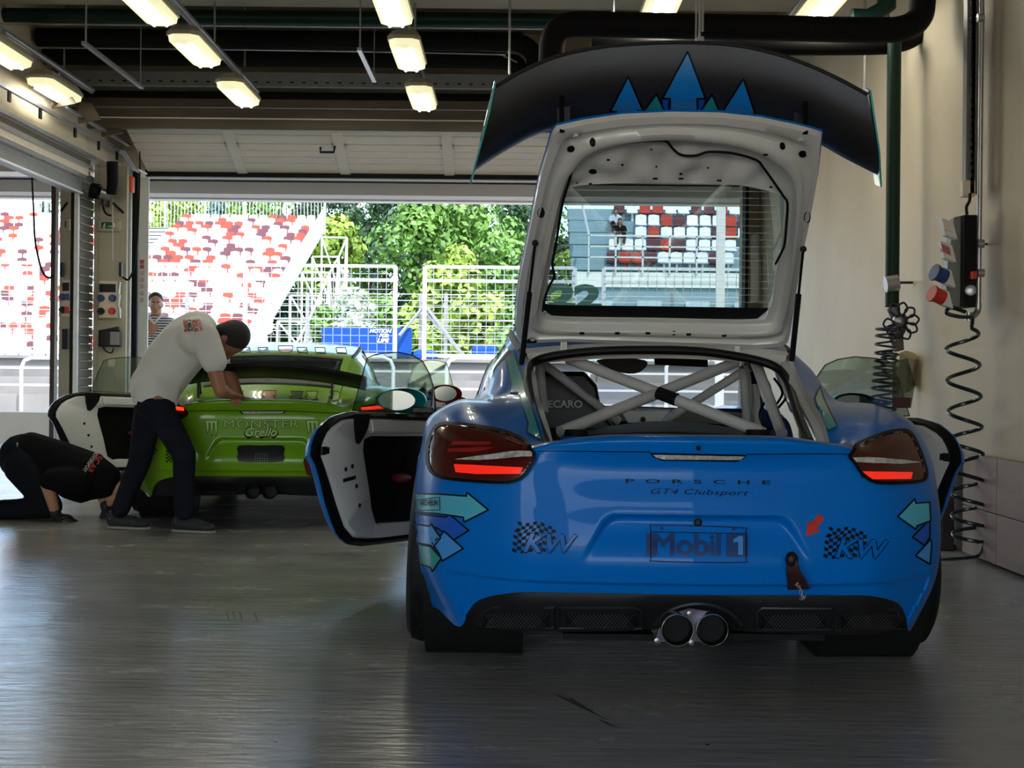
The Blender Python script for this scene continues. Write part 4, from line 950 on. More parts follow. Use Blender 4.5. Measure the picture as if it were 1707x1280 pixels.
# tow hook loop and strap
h = cast(BB, 1317, 932, .01); th = MB().sphere(h + Vector((0, -.01, 0)), (.019, .015, .024), 16, 10).build('tow_eye', M_blackp, blue, smooth=True)
sb = MB(); pts_ = [cast(BB, a, b, .015) for a, b in ((1316, 936), (1319, 950), (1326, 965), (1332, 976))]
sb.loft([[p + Vector((-.012 - .008 * k, -.008, .002)), p + Vector((.014 + .004 * k, -.02, .006)), p + Vector((.016 + .004 * k, -.002, .006)), p + Vector((-.012 - .008 * k, .005, 0))] for k, p in enumerate(pts_)], cap0=True, cap1=True)
sb.build('tow_strap', mat('maroon_strap', (.035, .01, .012), .35), th, smooth=30, bev=.002)
text_decal('strap_lettering', 'Schroth', [(1322, 961), (1338, 978), (1335, 982), (1318, 965)], M_clearlens, BB, .045, th)
# diffuser details
M_ridge = mat('ridge_plastic', (.022, .022, .026), .4, spec=.4)
for (A) in ([(797, 1043), (806, 1022), (822, 1011), (925, 1011), (925, 1045)], [(933, 1011), (1062, 1011), (1069, 1018), (1069, 1046), (933, 1045)], [(1262, 1048), (1262, 1018), (1270, 1012), (1385, 1013), (1385, 1048)], [(1393, 1013), (1490, 1015), (1508, 1022), (1516, 1046), (1393, 1048)]):
    inset = [(a + ((sum(p[0] for p in A) / 5) - a) * .12, b + (1033 - b) * .35 + 4) for a, b in A]
    v = decal('vent_panel', [inset], M_black, BD, .002, bdif, step=30)
    xs = [p[0] for p in inset]; ys = [p[1] for p in inset]
    dia = []; x = min(xs) - 20
    while x < max(xs):
        for s in (1, -1):
            x0, x1 = (x, x + 20) if s > 0 else (x + 20, x); y0, y1 = min(ys), max(ys)
            cl = lambda t: (max(min(xs), min(max(xs), t)))
            if x0 >= min(xs) and x0 <= max(xs) and x1 >= min(xs) and x1 <= max(xs): dia += stroke_polys([(x0, y0), (x1, y1)], 1.0, False)
        x += 6
    decal('mesh_grille', dia, mat('grille_grey', (.05, .05, .055), .4), BD, .004, v, step=60)
    pts3 = [cast(BD, a, b, .004, (1163, 1035)) for a, b in A]
    if all(pts3): MB().tube(pts3, .004, 6, closed=True).build('vent_rim', M_ridge, bdif, smooth=True)
arc = [cast(BD, 1164 + 78 * math.cos(t), 1062 - 58 * math.sin(t), .004, (1164, 1040)) for t in [PI * k / 16 for k in range(2, 15)]]
MB().tube(arc, .007, 8).build('exhaust_arch', M_ridge, bdif, smooth=True)
ex = MB()
plate = [P(1091, 1072, 4.03), P(1098, 1048, 4.03), P(1118, 1022, 4.03), P(1150, 1013, 4.03), P(1185, 1018, 4.03), P(1205, 1030, 4.03), P(1215, 1052, 4.03), P(1205, 1070, 4.03)]
exh = MB().prism(plate, (0, .012, 0)).build('exhaust_bracket', M_titan, blue, bev=.003)
for px in (1129, 1187):
    c = P(px, 1050, 3.985); e = MB(); e.lathe(c, (0, 1, 0), [(.0, .0425), (-.004, .045), (.0, .0475), (.02, .047), (.20, .040), (.20, .03), (.19, .0400)], 40); e.build('exhaust_tip', M_chrome, exh, smooth=30)
    MB().lathe(c, (0, 1, 0), [(.035, .0), (.035, .0405), (.004, .0418)], 30).build('pipe_bore', M_black, exh, smooth=30)
    MB().lathe(c, (0, 1, 0), [(-.0035, .0448), (-.0045, .046), (-.003, .0472)], 40).build('rim_ring', mat('rim_green_tint', (.4, .6, .45), .15, 1.0), exh, smooth=True)
for q in ((1149, 1022), (1095, 1067), (1152, 1070)): c = P(*q, 4.02); MB().lathe(c, (0, -1, 0), [(0, .008), (.008, .008), (.01, 0)], 12).build('bolt', M_steel, exh)
# under-bumper parts: struts and lower pan
MB().box(P(940, 1056, 4.2), P(1090, 1068, 4.2) + Vector((0, .3, 0))).build('rear_tray', M_black, blue); MB().box(P(1215, 1056, 4.2), P(1375, 1068, 4.2) + Vector((0, .3, 0))).build('rear_tray', M_black, blue)
MB().cyl((.0, 4.75, .16), (1.1, 4.75, .16), .03, 10).build('rear_axle_arm', M_dark, blue)
BTY = bvh_of([o for o in blue.children if o.name.startswith('tyre')]); ty0 = [o for o in blue.children if o.name.startswith('tyre')][1]
for q in ([(770, 1052), (776, 1050), (777, 1056), (771, 1058)], [(772, 1060), (778, 1061), (774, 1065)], [(766, 1076), (777, 1078), (776, 1082), (768, 1080)], [(712, 1068), (715, 1069), (714, 1073)], [(700, 1040), (701, 1040), (701, 1042)], [(728, 1056), (730, 1056), (729, 1058)]):
    decal('paint_chip', [q], M_clearlens, BTY, .003, ty0, step=50)
# ---- hatch opening: seal, grey channel, roll cage
ol = [(912, 744, 4.25), (900, 715, 4.40), (888, 680, 4.60), (880, 642, 4.86), (880, 616, 5.05), (892, 602, 5.12), (930, 592, 5.13), (1000, 585, 5.13), (1084, 583, 5.13), (1170, 586, 5.13), (1240, 596, 5.13), (1285, 608, 5.12), (1306, 624, 5.08), (1318, 650, 4.95), (1330, 690, 4.62), (1342, 720, 4.42), (1350, 738, 4.27)]
MB().tube(spline([P(*p) for p in ol], 6), .016, 10).build('tailgate_seal', M_seal, blue, smooth=True)
# inner light channel beside the seal
for side in (-1, 1):
    G = []
    for k in range(25):
        u = 3.0 + 5.0 * k / 24; r = rail(u); r = Vector((r.x * side, r.y, r.z)); w = .045
        G.append([TB @ r, TB @ (r + Vector((-side * .008, .0, -.025))), TB @ (r + Vector((-side * w * .7, .0, -.03))), TB @ (r + Vector((-side * w, .0, -.08)))])
    MB().grid(G).build('channel', M_inner, blue, smooth=50)
    h = P(880 if side < 0 else 1352, 678 if side < 0 else 700, 4.72)
r = [rail(8.0)]
G = []
for k in range(-10, 11):
    t = k / 10; x = .5 * t; z = 1.05 + .028 * (1 - t * t)
    G.append([TB @ Vector((x, 1.25, z)), TB @ Vector((x, 1.22, z - .012)), TB @ Vector((x * .98, 1.20, z - .02)), TB @ Vector((x * .96, 1.22, z - .06))])
MB().grid(G).build('channel', M_inner, blue, smooth=50)
def bar(nm, a, b, r, par=blue, m=M_cage): return MB().cyl(P(*a), P(*b), r, 20).build(nm, m, par, smooth=True)
cage = bar('roll_cage', (948, 598, 5.32), (1272, 722, 4.68), .021)
bar('cage_tube', (934, 720, 4.68), (1226, 604, 5.32), .021, cage)
bar('cage_wrap', (1098, 655, 4.98), (1127, 666, 4.93), .0235, cage, M_black)
bar('cage_tube', (902, 603, 5.5), (1030, 702, 5.75), .018, cage); bar('cage_tube', (1250, 612, 5.5), (1105, 703, 5.75), .018, cage)
MB().prism([P(1034, 684, 5.72), P(1118, 684, 5.72), P(1100, 705, 5.72), P(1046, 705, 5.72)], (0, .02, 0)).build('gusset', M_cage, cage, bev=.004)
bar('cage_tube', (899, 605, 5.45), (907, 690, 5.35), .019, cage)
bar('cage_tube', (1260, 605, 5.35), (1303, 722, 4.9), .021, cage); bar('cage_tube', (1239, 612, 5.5), (1247, 718, 5.6), .019, cage)
bar('cage_tube', (1258, 640, 5.9), (1262, 710, 5.9), .019, cage)
for px, col in ((960, M_bluep), (1258, mat('yellow_ring', (.5, .38, .02), .4))):
    MB().lathe(P(px if px < 1000 else 1262, 727, 4.62), (0, 0, 1), [(-.02, .0), (-.02, .052), (.0, .052), (.0, .0)], 24).build('strut_mount', col, cage, smooth=30)
    MB().lathe(P(px if px < 1000 else 1262, 722, 4.62), (0, 0, 1), [(-.01, .0), (-.01, .042), (.012, .036), (.012, .0)], 24).build('strut_cap', M_black, cage, smooth=30)
flat_text('seat_lettering', 'RECARO', [P(903, 667, 5.72), P(971, 667, 5.72), P(971, 680, 5.72), P(903, 680, 5.72)], mat('seat_letter_grey', (.4, .4, .42), .5), blue, bold=.03)
MB().prism([P(1000, 590, 6.2), P(1095, 590, 6.2), P(1095, 598, 6.2), P(1000, 598, 6.2)], (0, .02, 0)).build('sun_visor', M_greys, blue); MB().prism([P(1090, 590, 6.25), P(1180, 591, 6.25), P(1180, 612, 6.25), P(1092, 608, 6.25)], (0, .02, 0)).build('sun_visor', M_black, blue)
MB().loft([star(sp2([(1000, 600), (1040, 598), (1075, 602), (1078, 612), (1065, 622), (1035, 621), (1008, 610)], 3), (1040, 610), 20)], closed=True) if False else None
MB().prism([P(a, b, 6.3) for a, b in sp2([(995, 600), (1040, 597), (1074, 600), (1079, 608), (1065, 621), (1040, 622), (1012, 612)], 3)], (0, .03, 0)).build('interior_mirror', M_blackp, blue, bev=.004)
G = [[P(980 + 260 * i / 12, 716 - 14 * math.sin(PI * i / 12) * (.4 + .6 * k / 3) + (3 - k) * 3, 4.4 + k * .25) for i in range(13)] for k in range(4)]
MB().grid(G).build('engine_cover', M_black, blue, smooth=60)
MB().sphere(P(1072, 699, 5.7), .012, 8, 6).build('cage_bolt', mat('brass', (.3, .2, .08), .3, .8), cage)
mb = MB()
for k, x in enumerate((1270, 1290, 1296)): mb.tube(spline([P(x, 622 + 8 * k, 5.3), P(x + 14, 650 + 6 * k, 5.3), P(x - 4, 690, 5.2), P(x + 10, 722, 5.0)], 6), .005, 5)
mb.build('wiring', M_black, blue)
# teal arrows on the quarter panels
arrow([(843, 596), (856, 586), (868, 620), (878, 652), (890, 690), (903, 735), (878, 722), (880, 706), (864, 655), (851, 655), (853, 640)], M_teal, 'teal downward arrow on the left quarter panel', w=2, off=.003)
arrow([(1366, 645), (1374, 668), (1396, 712), (1377, 722), (1370, 700), (1358, 665)], M_teal, 'teal arrow on the right quarter panel', w=2, off=.003)
# ---- raised tailgate
n_l = Vector((0, -.604, -.797)); p_l = Vector((.545, 5.20, 1.07))
LQ = lambda a, b, o=0: plane_hit(a, b, p_l, n_l) + n_l * o
outer = [(923.7, 216.7), (971, 206), (1037, 196.4), (1119, 192.5), (1201, 193.8), (1266.5, 201), (1332, 214.5), (1372, 226), (1365, 295), (1352, 364), (1335.5, 442.5), (1325.6, 508), (1319, 555), (1313, 578), (1266.5, 582), (1168, 578.6), (1069.7, 575), (938.4, 570.4), (872.8, 573), (858, 560), (859, 508), (866, 459), (882.7, 377), (899, 295), (915.5, 239)]
win = [(948, 324), (1004, 316), (1100, 314), (1217, 317), (1266.5, 324), (1300, 334), (1311, 347), (1306, 409.7), (1296, 459), (1289.5, 508), (1281, 528), (1263, 544), (1090, 542), (925, 539), (909, 530), (906, 512), (911, 491.7), (922, 426), (935, 360)]
rec = [(943, 304), (955, 285), (978, 259), (1020, 242), (1102, 232.5), (1184.5, 236), (1250, 249), (1299, 275), (1322, 304), (1326, 340), (1320, 420), (1310, 490), (1299, 532), (1270, 552), (1090, 550), (920, 547), (897, 530), (899, 505), (914, 426), (930, 350)]
cc = (1112, 400); NL = 160
So = star(outer, cc, NL); Sw = star(sp2(win, 4), cc, NL); Sr = star(sp2(rec, 4), cc, NL)
def mixl(A, B, t): return [(a[0] + (b[0] - a[0]) * t, a[1] + (b[1] - a[1]) * t) for a, b in zip(A, B)]
So = mixl(So, So, 0)
def bumpy(L, o, amp=0):
    return [LQ(a, b, o + amp * (math.sin(a * .045) * math.cos(b * .09) + .5 * math.sin(a * .11 + b * .05)) * ss(318, 300, b)) for a, b in L]
lid = MB().loft([bumpy(mixl(So, Sr, -.015), -.026), bumpy(mixl(So, Sr, -.015), -.018)] + [bumpy(mixl(So, Sr, t), o) for t, o in ((0, -.018),)]).build('tailgate', M_bluep, blue, smooth=50)
loops = [bumpy(So, -.020), bumpy(mixl(So, Sr, .05), .0), bumpy(mixl(So, Sr, .30), .004), bumpy(mixl(So, Sr, .40), -.012), bumpy(mixl(So, Sr, .62), -.014), bumpy(mixl(So, Sr, .72), .008), bumpy(mixl(So, Sr, .95), .010), bumpy(Sr, .004), bumpy(mixl(Sr, Sw, .10), -.022)]
for t in (.25, .4, .55, .7, .85): loops.append(bumpy(mixl(Sr, Sw, t), -.030, .012))
loops += [bumpy(Sw, -.026), bumpy(Sw, -.045)]
tf = MB().loft(loops).build('tailgate_frame', M_inner, lid, smooth=60); BT = bvh_of([tf])
MB().loft([bumpy(mixl(So, Sr, -.015), -.026), bumpy(mixl(So, Sr, .3), -.045), bumpy(mixl(Sw, Sr, .3), -.055)]).build('outer_skin', M_bluep, lid, smooth=60)
gw = MB().add([LQ(a, b, -.040) for a, b in mixl(Sw, Sr, .15)], [tuple(range(NL))]).build('tailgate_window', M_glass_hatch, lid)
Bt = [(a, b) for a, b in ((905, 519), (930, 521), (1100, 523), (1283, 526), (1281, 530), (1263, 545), (1090, 544), (923, 541), (905, 528))]
MB().add([LQ(a, b, -.036) for a, b in Bt], [tuple(range(len(Bt)))]).build('window_band', M_black, gw)
mb = MB()
for k in range(17):
    y = 330 + k * 11.5; mb.tube([LQ(948 - (y - 330) * .19 + 3, y, -.037), LQ(1306 - max(0, y - 400) * .12, y + 3, -.037)], .00035, 4)
mb.build('heating_wires', M_steel, gw)
def ell(a, b, rx, ry, n=16): return [(a + rx * math.cos(2 * PI * k / n), b + ry * math.sin(2 * PI * k / n)) for k in range(n)]
hl = [ell(*q) for q in ((952, 248, 7, 6), (1338, 256, 7, 6), (902, 354, 6, 9), (1346, 362, 5, 9), (988, 285, 7, 4.5), (886, 569, 9, 6), (988, 237, 5, 7), (1304, 243, 5, 7), (1014, 266, 3, 2), (1037, 274, 2.4, 1.8), (1094, 277, 2, 1.6), (1180, 279, 2, 1.6), (1135, 289, 2.6, 2), (1086, 248, 2, 1.5), (1285, 311, 3, 1.6), (984, 306, 3, 1.6), (962, 304, 2, 1.3), (968, 309, 3, 1.2))]
hl += [rect(a - 4, b - 1.5, a + 4, b + 1.5) for a, b in ((970, 555), (1029, 555), (1080, 555), (1148, 557), (1207, 559), (1092, 297), (1135, 297), (1199, 300), (1276, 257))] + [rect(1121, 552, 1126, 558), rect(1127, 303, 1132, 308)]
decal('holes', hl, M_outline, BT, .0025, lid, step=500, kind=None) if False else None
for q in hl[:8]: decal('hole', [q], M_outline, BT, .0025, tf, step=500)
o_ = decal('small_holes', hl[8:], M_outline, BT, .0025, tf, step=500); o_['kind'] = 'stuff'
mb = MB()
for a, b in ((960, 224), (1334, 231)): mb.lathe(LQ(a, b, .006), n_l, [(0, .009), (.004, .009), (.006, .004)], 14)
mb.build('bolts', M_inner, lid)
cab = [(905, 520), (908, 500), (916, 478), (924, 462), (921, 440), (928, 400), (936, 350), (942, 325), (950, 300), (957, 275), (975, 257), (1010, 245), (1060, 238), (1100, 236), (1112, 238), (1122, 250), (1136, 260), (1160, 261), (1182, 255), (1220, 257), (1260, 268), (1272, 280), (1290, 305), (1305, 327), (1313, 342), (1311, 380), (1308, 410), (1304, 420), (1298, 432), (1293, 442)]
MB().tube(spline([LQ(a, b, -.005) for a, b in cab], 5), .0045, 6).build('wiring_loom', M_black, lid, smooth=True)
for (a, b), (c_, d_), (e, f) in (((892, 398, ), (884, 478), (869, 606)), ((1338, 408), (1331, 490), (1320, 600))):
    A = LQ(a, b, .02); C = P(e, f, 5.0); Bm = A.lerp(C, .40)
    g = MB().cyl(A, Bm, .005, 8).build('gas_strut', M_black, blue); MB().cyl(Bm, C, .0105, 12).build('strut_body', M_blackp, g, smooth=True); MB().sphere(A, .012, 8, 6).build('ball_joint', M_blackp, g)
for a, b in ((940, 578), (1228, 582)): MB().obox(P(a, b, 5.22), (.012, 0, 0), (0, .02, 0), (0, .004, .02)).build('hinge', M_inner, lid, bev=.004)
# ---- rear wing carried by the tailgate
M_carbon = mat('carbon_fibre', (.022, .020, .020), .36, coat=.25, coatr=.2, noise=.25, nscale=160, stretch=(1, 1, .4))
def interp(tab, x):
    for (x0, y0), (x1, y1) in zip(tab, tab[1:]):
        if x0 <= x <= x1: return y0 + (y1 - y0) * (x - x0) / (x1 - x0)
topE = [P(a, b, 4.43) for a, b in ((826, 145), (870, 119), (930, 94), (1000, 79), (1070, 73), (1140, 71), (1220, 75), (1290, 89), (1350, 110), (1400, 133), (1446, 158))]
botE = [P(a, b, 4.62) for a, b in ((790, 286), (846, 250), (905, 221), (985, 204), (1060, 200), (1130, 199), (1205, 202), (1280, 212), (1350, 233), (1408, 264), (1463, 292))]
tE, bE = spline(topE, 6), spline(botE, 6)
M_w = 14; Gf = []; Gb = []
for k in range(M_w + 1):
    v = k / M_w; bul = .05 * math.sin(PI * v ** .8); Gf.append([b_.lerp(t_, v) + Vector((0, -bul, -bul * .6)) for b_, t_ in zip(bE, tE)])
    th_ = .028 * math.sin(PI * min(1, v * .9 + .05)); Gb.append([b_.lerp(t_, v) + Vector((0, -bul * .8 + th_ * .7, -bul * .5 + th_ * .8)) for b_, t_ in zip(bE, tE)])
wing = MB(); wing.loft([list(r) for r in Gf] + [list(r) for r in Gb[::-1]] + [list(Gf[0])], closed=False); wg = wing.build('rear_wing', M_carbon, lid, smooth=50)
BW = bvh_of([wg])
lipm = MB().tube([p + Vector((0, -.004, 0)) for p in tE], .006, 8).build('wing_lip', M_carbon, wg, smooth=True)
for ia, sx in ((0, -1), (-1, 1)):
    A, B_ = tE[ia], bE[ia]; dy = Vector((0, .06, .05)); dv = (A - B_).normalized()
    polyg = [A + dv * .01 + Vector((0, -.03, 0)), A + dv * .01 + Vector((0, .03, .02)), A.lerp(B_, .5) + Vector((0, .07, .03)), B_ - dv * .03 + Vector((0, .05, 0)), B_ - dv * .04 + Vector((0, -.02, -.01)), A.lerp(B_, .6) + Vector((0, -.06, -.03)), A.lerp(B_, .25) + Vector((0, -.05, -.03))]
    MB().prism(polyg, (sx * .006, 0, 0)).build('endplate', mat('endplate_teal', (.06, .50, .52), .3, coat=1), wg, bev=.001)
def warrow(poly, m): 
    decal('arrow_outline', stroke_polys(poly, 3.0), M_outline, BW, .0036, wg, step=8); decal('arrow_decal', [poly], m, BW, .003, wg, step=8)
def wa(poly, m, off):
    decal('arrow_outline', stroke_polys(poly, 3.0), M_outline, BW, off + .001, wg, step=8); decal('arrow_decal', [poly], m, BW, off, wg, step=8)
wa([(1146, 86), (1176, 163), (1162, 163), (1163, 189), (1116, 189), (1117, 163), (1104, 163)], M_sky if False else mat('wing_blue', (.01, .24, .70), .3, coat=1), .004)
WB = MATS['wing_blue']
wa([(1047, 127), (1072, 183), (1062, 183), (1062, 196), (1028, 197), (1027, 184), (1017, 184)], WB, .004)
wa([(1239, 131), (1259, 188), (1247, 189), (1247, 198), (1214, 197), (1214, 186), (1204, 185)], WB, .004)
wa([(1094, 156), (1111, 190), (1066, 194)], M_teal, .002); wa([(1187, 157), (1203, 193), (1164, 189)], M_teal, .002)
wa([(1102, 164), (1116, 164), (1114, 190), (1106, 190)], M_dblue, .001); wa([(1163, 164), (1178, 164), (1168, 190), (1161, 190)], M_dblue, .001)
for x0, y0, x1, y1, fx in ((928, 153, 951, 215, 937), (1324, 161, 1348, 218, 1343)):
    o = MB().prism([P(a, b, 4.50) for a, b in ((x0, y0 + 6), (x0 + 3, y0), (x1 - 3, y0), (x1, y0 + 5), (x1, y1 - 14), (x1 - 6, y1 - 8), (x0 + 3, y1 - 8), (x0, y1 - 14))], (0, .02, 0)).build('wing_bracket', M_blackp, wg, bev=.002)
    MB().prism([P(fx - 4, y0 + 6, 4.47), P(fx + 3, y0 + 6, 4.47), P(fx + 4, y1 + 5, 4.33), P(fx - 4, y1 + 5, 4.33)], (0, .03, .0)).build('wing_upright', M_black, wg)
# ---------------- green car
TG = Matrix.Translation((-1.505, 8.30, 0)) @ Matrix.Rotation(math.radians(5.3), 4, 'Z')
M_lime = mat('lime_car_paint', (.16, .36, .004), .32, coat=.4, coatr=.02, spec=.3)
green, gbody, groof, gdif = build_car(TG, math.radians(5.3), M_lime, 'sports_car', 'lime green coupe race car with closed tailgate, parked behind the bending man')
M_limel = mat('pale_lime_film', (.35, .60, .12), .3, coat=1); M_olive = mat('olive_film', (.05, .13, .01), .3, coat=1); M_orange = mat('orange_film', (.75, .27, .01), .3, coat=1)
# closed tailgate
Gg = []; K = 10
for i in range(37):
    u = 3.0 + 5.0 * i / 36; r = rail(u); f = max(0, 1 - i / 8.0)
    Gg.append([TG @ Vector((r.x * k / K, r.y - .11 * f * (1 - (k / K) ** 2), r.z + (.028 - .008 * f) * (1 - (k / K) ** 2) + .012 * math.sin(PI * i / 36))) for k in range(-K, K + 1)])
mb = MB(); mb.grid(Gg); 
mi = []
for i in range(36):
    for k in range(2 * K):
        mi.append(1 if (i >= 9 and 1 <= k <= 2 * K - 2 and i <= 34) else 0)
mb.mi = mi
glid = mb.build('tailgate', [M_lime, M_glass_dark], green, smooth=60)
BG = bvh_of([gbody]); BGL = bvh_of([glid]); BGR = bvh_of([groof])
HGL, HGR = TG @ Vector((-.87, 2.85, 0)), TG @ Vector((.87, 2.85, 0))
gdl, GQL = door_builder(green, HGL, ang_c(43), -1, shape, M_lime, True, glass_poly=gpoly)
gdr, GQR = door_builder(green, HGR, ang_c(33), 1, shape, M_lime, True, glass_poly=gpoly)
for Q, dd in ((GQL, gdl), (GQR, gdr)):
    a, z = to_door([(678, 797)], HL_, AL, -1)[0]; MB().sphere(Q(a, z, -.03), (.09, .09, .022), 14, 8).build('door_pull', M_pull, dd, smooth=True)
    inv = lambda px, py: to_door([(px, py)], HL_, AL, -1)[0]
    MB().prism([Q(*inv(*q), .016) for q in ((584, 690), (611, 690), (607, 712), (600, 728), (592, 740), (588, 738), (585, 715))], Q(0, 0, .006) - Q(0, 0, 0)).build('upper_trim', M_seal, dd)
    MB().prism([Q(*inv(*q), .016) for q in ((612, 701), (735, 704), (735, 722), (614, 720))], Q(0, 0, .012) - Q(0, 0, 0)).build('upper_rail', M_inner, dd, bev=.005)
    for q in ((583, 777), (590, 810), (595, 842)):
        a, z = inv(*q); MB().lathe(Q(a, z, .004), Q(a, z, .02) - Q(a, z, 0), [(0, .010), (.012, .010), (.013, 0)], 12).build('hole', M_blackp, dd)
M_redm = mat('red_mirror_paint', (.55, .01, .02), .25, coat=1)
def red_mirror(c, sx, dd):
    mh = MB(); loops = []
    for t, r in ((-.0, 1.0), (.05, 1.02), (.10, .85), (.14, .5), (.16, .1)):
        loops.append([c + Vector((math.cos(2 * PI * k / 24) * .125 * r, t, math.sin(2 * PI * k / 24) * .066 * r)) for k in range(24)])
    o = mh.loft(loops, cap1=True).build('wing_mirror', M_redm, dd, smooth=60)
    MB().add([c + Vector((math.cos(2 * PI * k / 24) * .085 - .0, .006 - .012, math.sin(2 * PI * k / 24) * .055 + .0)) for k in range(24)], [tuple(range(24))]).build('mirror_glass', MATS['mirror_face'], o)
    MB().prism([c + Vector((-.28, .02, -.08)), c + Vector((-.14, .02, -.08)), c + Vector((-.14, .02, .09))], (0, .02, 0)).build('mirror_sail', M_blackp, o)
red_mirror(P(742, 656, 10.1), 1, gdr); red_mirror(P(118, 650, 11.0) + Vector((-.0, 0, 0)), -1, gdl) if False else None
def gbolt(): pass
g1 = sp2([(598, 690), (600, 680), (625, 674), (650, 671), (660, 676), (655, 690), (640, 702), (612, 703)], 3)
o = decal('tail_lamp', [g1], M_redglass, BG, .01, green, step=6); decal('light_bar', [[(600, 681), (640, 676), (652, 675), (650, 681), (602, 685)]], mat('tail_bar_bright', (.9, .02, .01), .3, emit=(1, .03, .01), estr=1.2), BG, .013, o, step=6)
g2 = sp2([(315, 690), (308, 680), (290, 674), (268, 670), (252, 674), (250, 690), (262, 702), (300, 700)], 3)
o = decal('tail_lamp', [g2], M_redglass, BG, .01, green, step=6); decal('light_bar', [[(262, 678), (308, 680), (308, 685), (264, 684)]], MATS['tail_bar_bright'], BG, .013, o, step=6)
o = decal('brake_light', [[(398, 684), (478, 684), (474, 689), (404, 690)]], M_outline, BG, .003, green)
decal('light_strip', [[(402, 685), (474, 685), (470, 688), (407, 689)]], M_clearlens, BG, .006, o)
decal('panel_gap', stroke_polys([(316, 685), (398, 684)], 1.2, False) + stroke_polys([(478, 685), (590, 690)], 1.2, False), M_outline, BG, .001, green)
qd = [(374, 700), (498, 700), (498, 713), (374, 713)]
text_decal('sponsor_shadow', 'MONSTER', qd, M_outline, BG, .002, green, spacing=1.1, fat=.9); text_decal('sponsor_lettering', 'MONSTER', qd, M_limel, BG, .0035, green, spacing=1.1)
qd = [(412, 713), (465, 713), (460, 727), (407, 727)]
text_decal('name_shadow', 'Grello', [(a + (-1, 1, 1, -1)[i], b + (-1, -1, 2, 2)[i]) for i, (a, b) in enumerate(qd)], M_outline, BG, .002, green, fat=1.4); text_decal('name_lettering', 'Grello', qd, M_limel, BG, .0035, green, fat=.5)
for x in (343, 511):
    cl = [[(x + i * 7, 701), (x + i * 7 + 5, 703), (x + i * 7 + 5, 716), (x + i * 7 + 3, 726 - (i == 0) * 4), (x + i * 7 + 1.5, 714)] for i in range(3)] + [[(x, 701), (x + 20, 701), (x + 19, 705), (x + 1, 705)]]
    decal('claw_shadow', [p for c in cl for p in stroke_polys(c, 1.6)], M_outline, BG, .002, green, step=30); decal('claw_mark', cl, M_limel, BG, .003, green, step=30)
decal('number_plate', [sp2([(398, 743), (435, 743), (472, 743), (473, 756), (472, 769), (435, 770), (398, 769), (397, 756)], 2)], M_blackp, BG, .006, green, step=20)
mb = MB()
for i in range(6):
    for j in range(4):
        h = cast(BG, 426 + i * 3.9, 757 + j * 3.5, .009)
        if h: mb.box(h - Vector((.0015, .001, .0015)), h + Vector((.0015, .001, .0015)))
mb.build('plate_dots', M_clearlens, green, kind='stuff')
ch = []
for i in range(4):
    for j in range(9):
        if (i + j) % 2 == 0: ch.append(rect(277 + i * 3.2, 745 + j * 2.8, 280.2 + i * 3.2, 747.8 + j * 2.8))
decal('checkered_flag', ch, M_outline, BG, .002, green, step=50)
decal('arrow_outline', stroke_polys([(245, 742), (262, 750), (250, 765), (240, 765)], 1.4) , M_outline, BG, .002, green, step=20)
h = cast(BG, 511, 768, .01); th = MB().sphere(h, (.018, .015, .022), 14, 8).build('tow_eye', M_blackp, green, smooth=True)
pts_ = [cast(BG, a, b, .015) for a, b in ((510, 770), (514, 778), (519, 786), (523, 791))]
MB().loft([[p + Vector((-.014 - .007 * k, -.008, .0)), p + Vector((.014 + .004 * k, -.02, .0)), p + Vector((.016 + .004 * k, -.002, .0)), p + Vector((-.014 - .007 * k, .005, 0))] for k, p in enumerate(pts_)], cap0=True, cap1=True).build('tow_strap', mat('red_strap', (.12, .015, .015), .4), th, smooth=30)
def garrow(poly, m, bv, off=.003):
    decal('arrow_outline', stroke_polys(poly, 1.3), M_outline, bv, off + .001, green, step=8); decal('arrow_decal', [poly], m, bv, off, green, step=8)
garrow([(440, 652), (461, 652), (460, 660), (455, 661), (462, 668), (434, 668), (441, 661), (437, 660)], M_orange, BGL)
for (x, m) in ((386, M_olive), (485, M_olive), (510, M_limel), (550, M_lime)): garrow([(x, 653), (x + 20, 653), (x + 16, 663), (x + 20, 665), (x + 5, 669), (x - 2, 662), (x + 3, 661)], m, BGL)
garrow([(464, 577), (488, 577), (487, 590), (477, 592), (465, 590)], M_orange, BGR)
for x in (400, 430, 495, 525, 560): garrow([(x, 580), (x + 16, 580), (x + 18, 589), (x + 2, 588)], M_olive if x % 2 == 0 else M_limel, BGR)
# exhaust tips, bolts
for px in (420, 449):
    c = P(px, 819, 8.32); e = MB().lathe(c, (0, 1, 0), [(.0, .0425), (-.004, .045), (.0, .0475), (.15, .040), (.15, .03), (.03, .0405), (.0, .0425)], 28).build('exhaust_tip', M_titan, green, smooth=30)
    MB().lathe(c, (0, 1, 0), [(.06, .0), (.06, .0415), (.015, .0418)], 20).build('pipe_bore', M_black, e)
BGD = bvh_of([gdif])
decal('vent_panel', [[(262, 800), (340, 806), (395, 806), (395, 818), (262, 818)]], M_black, BGD, .003, gdif, step=30)
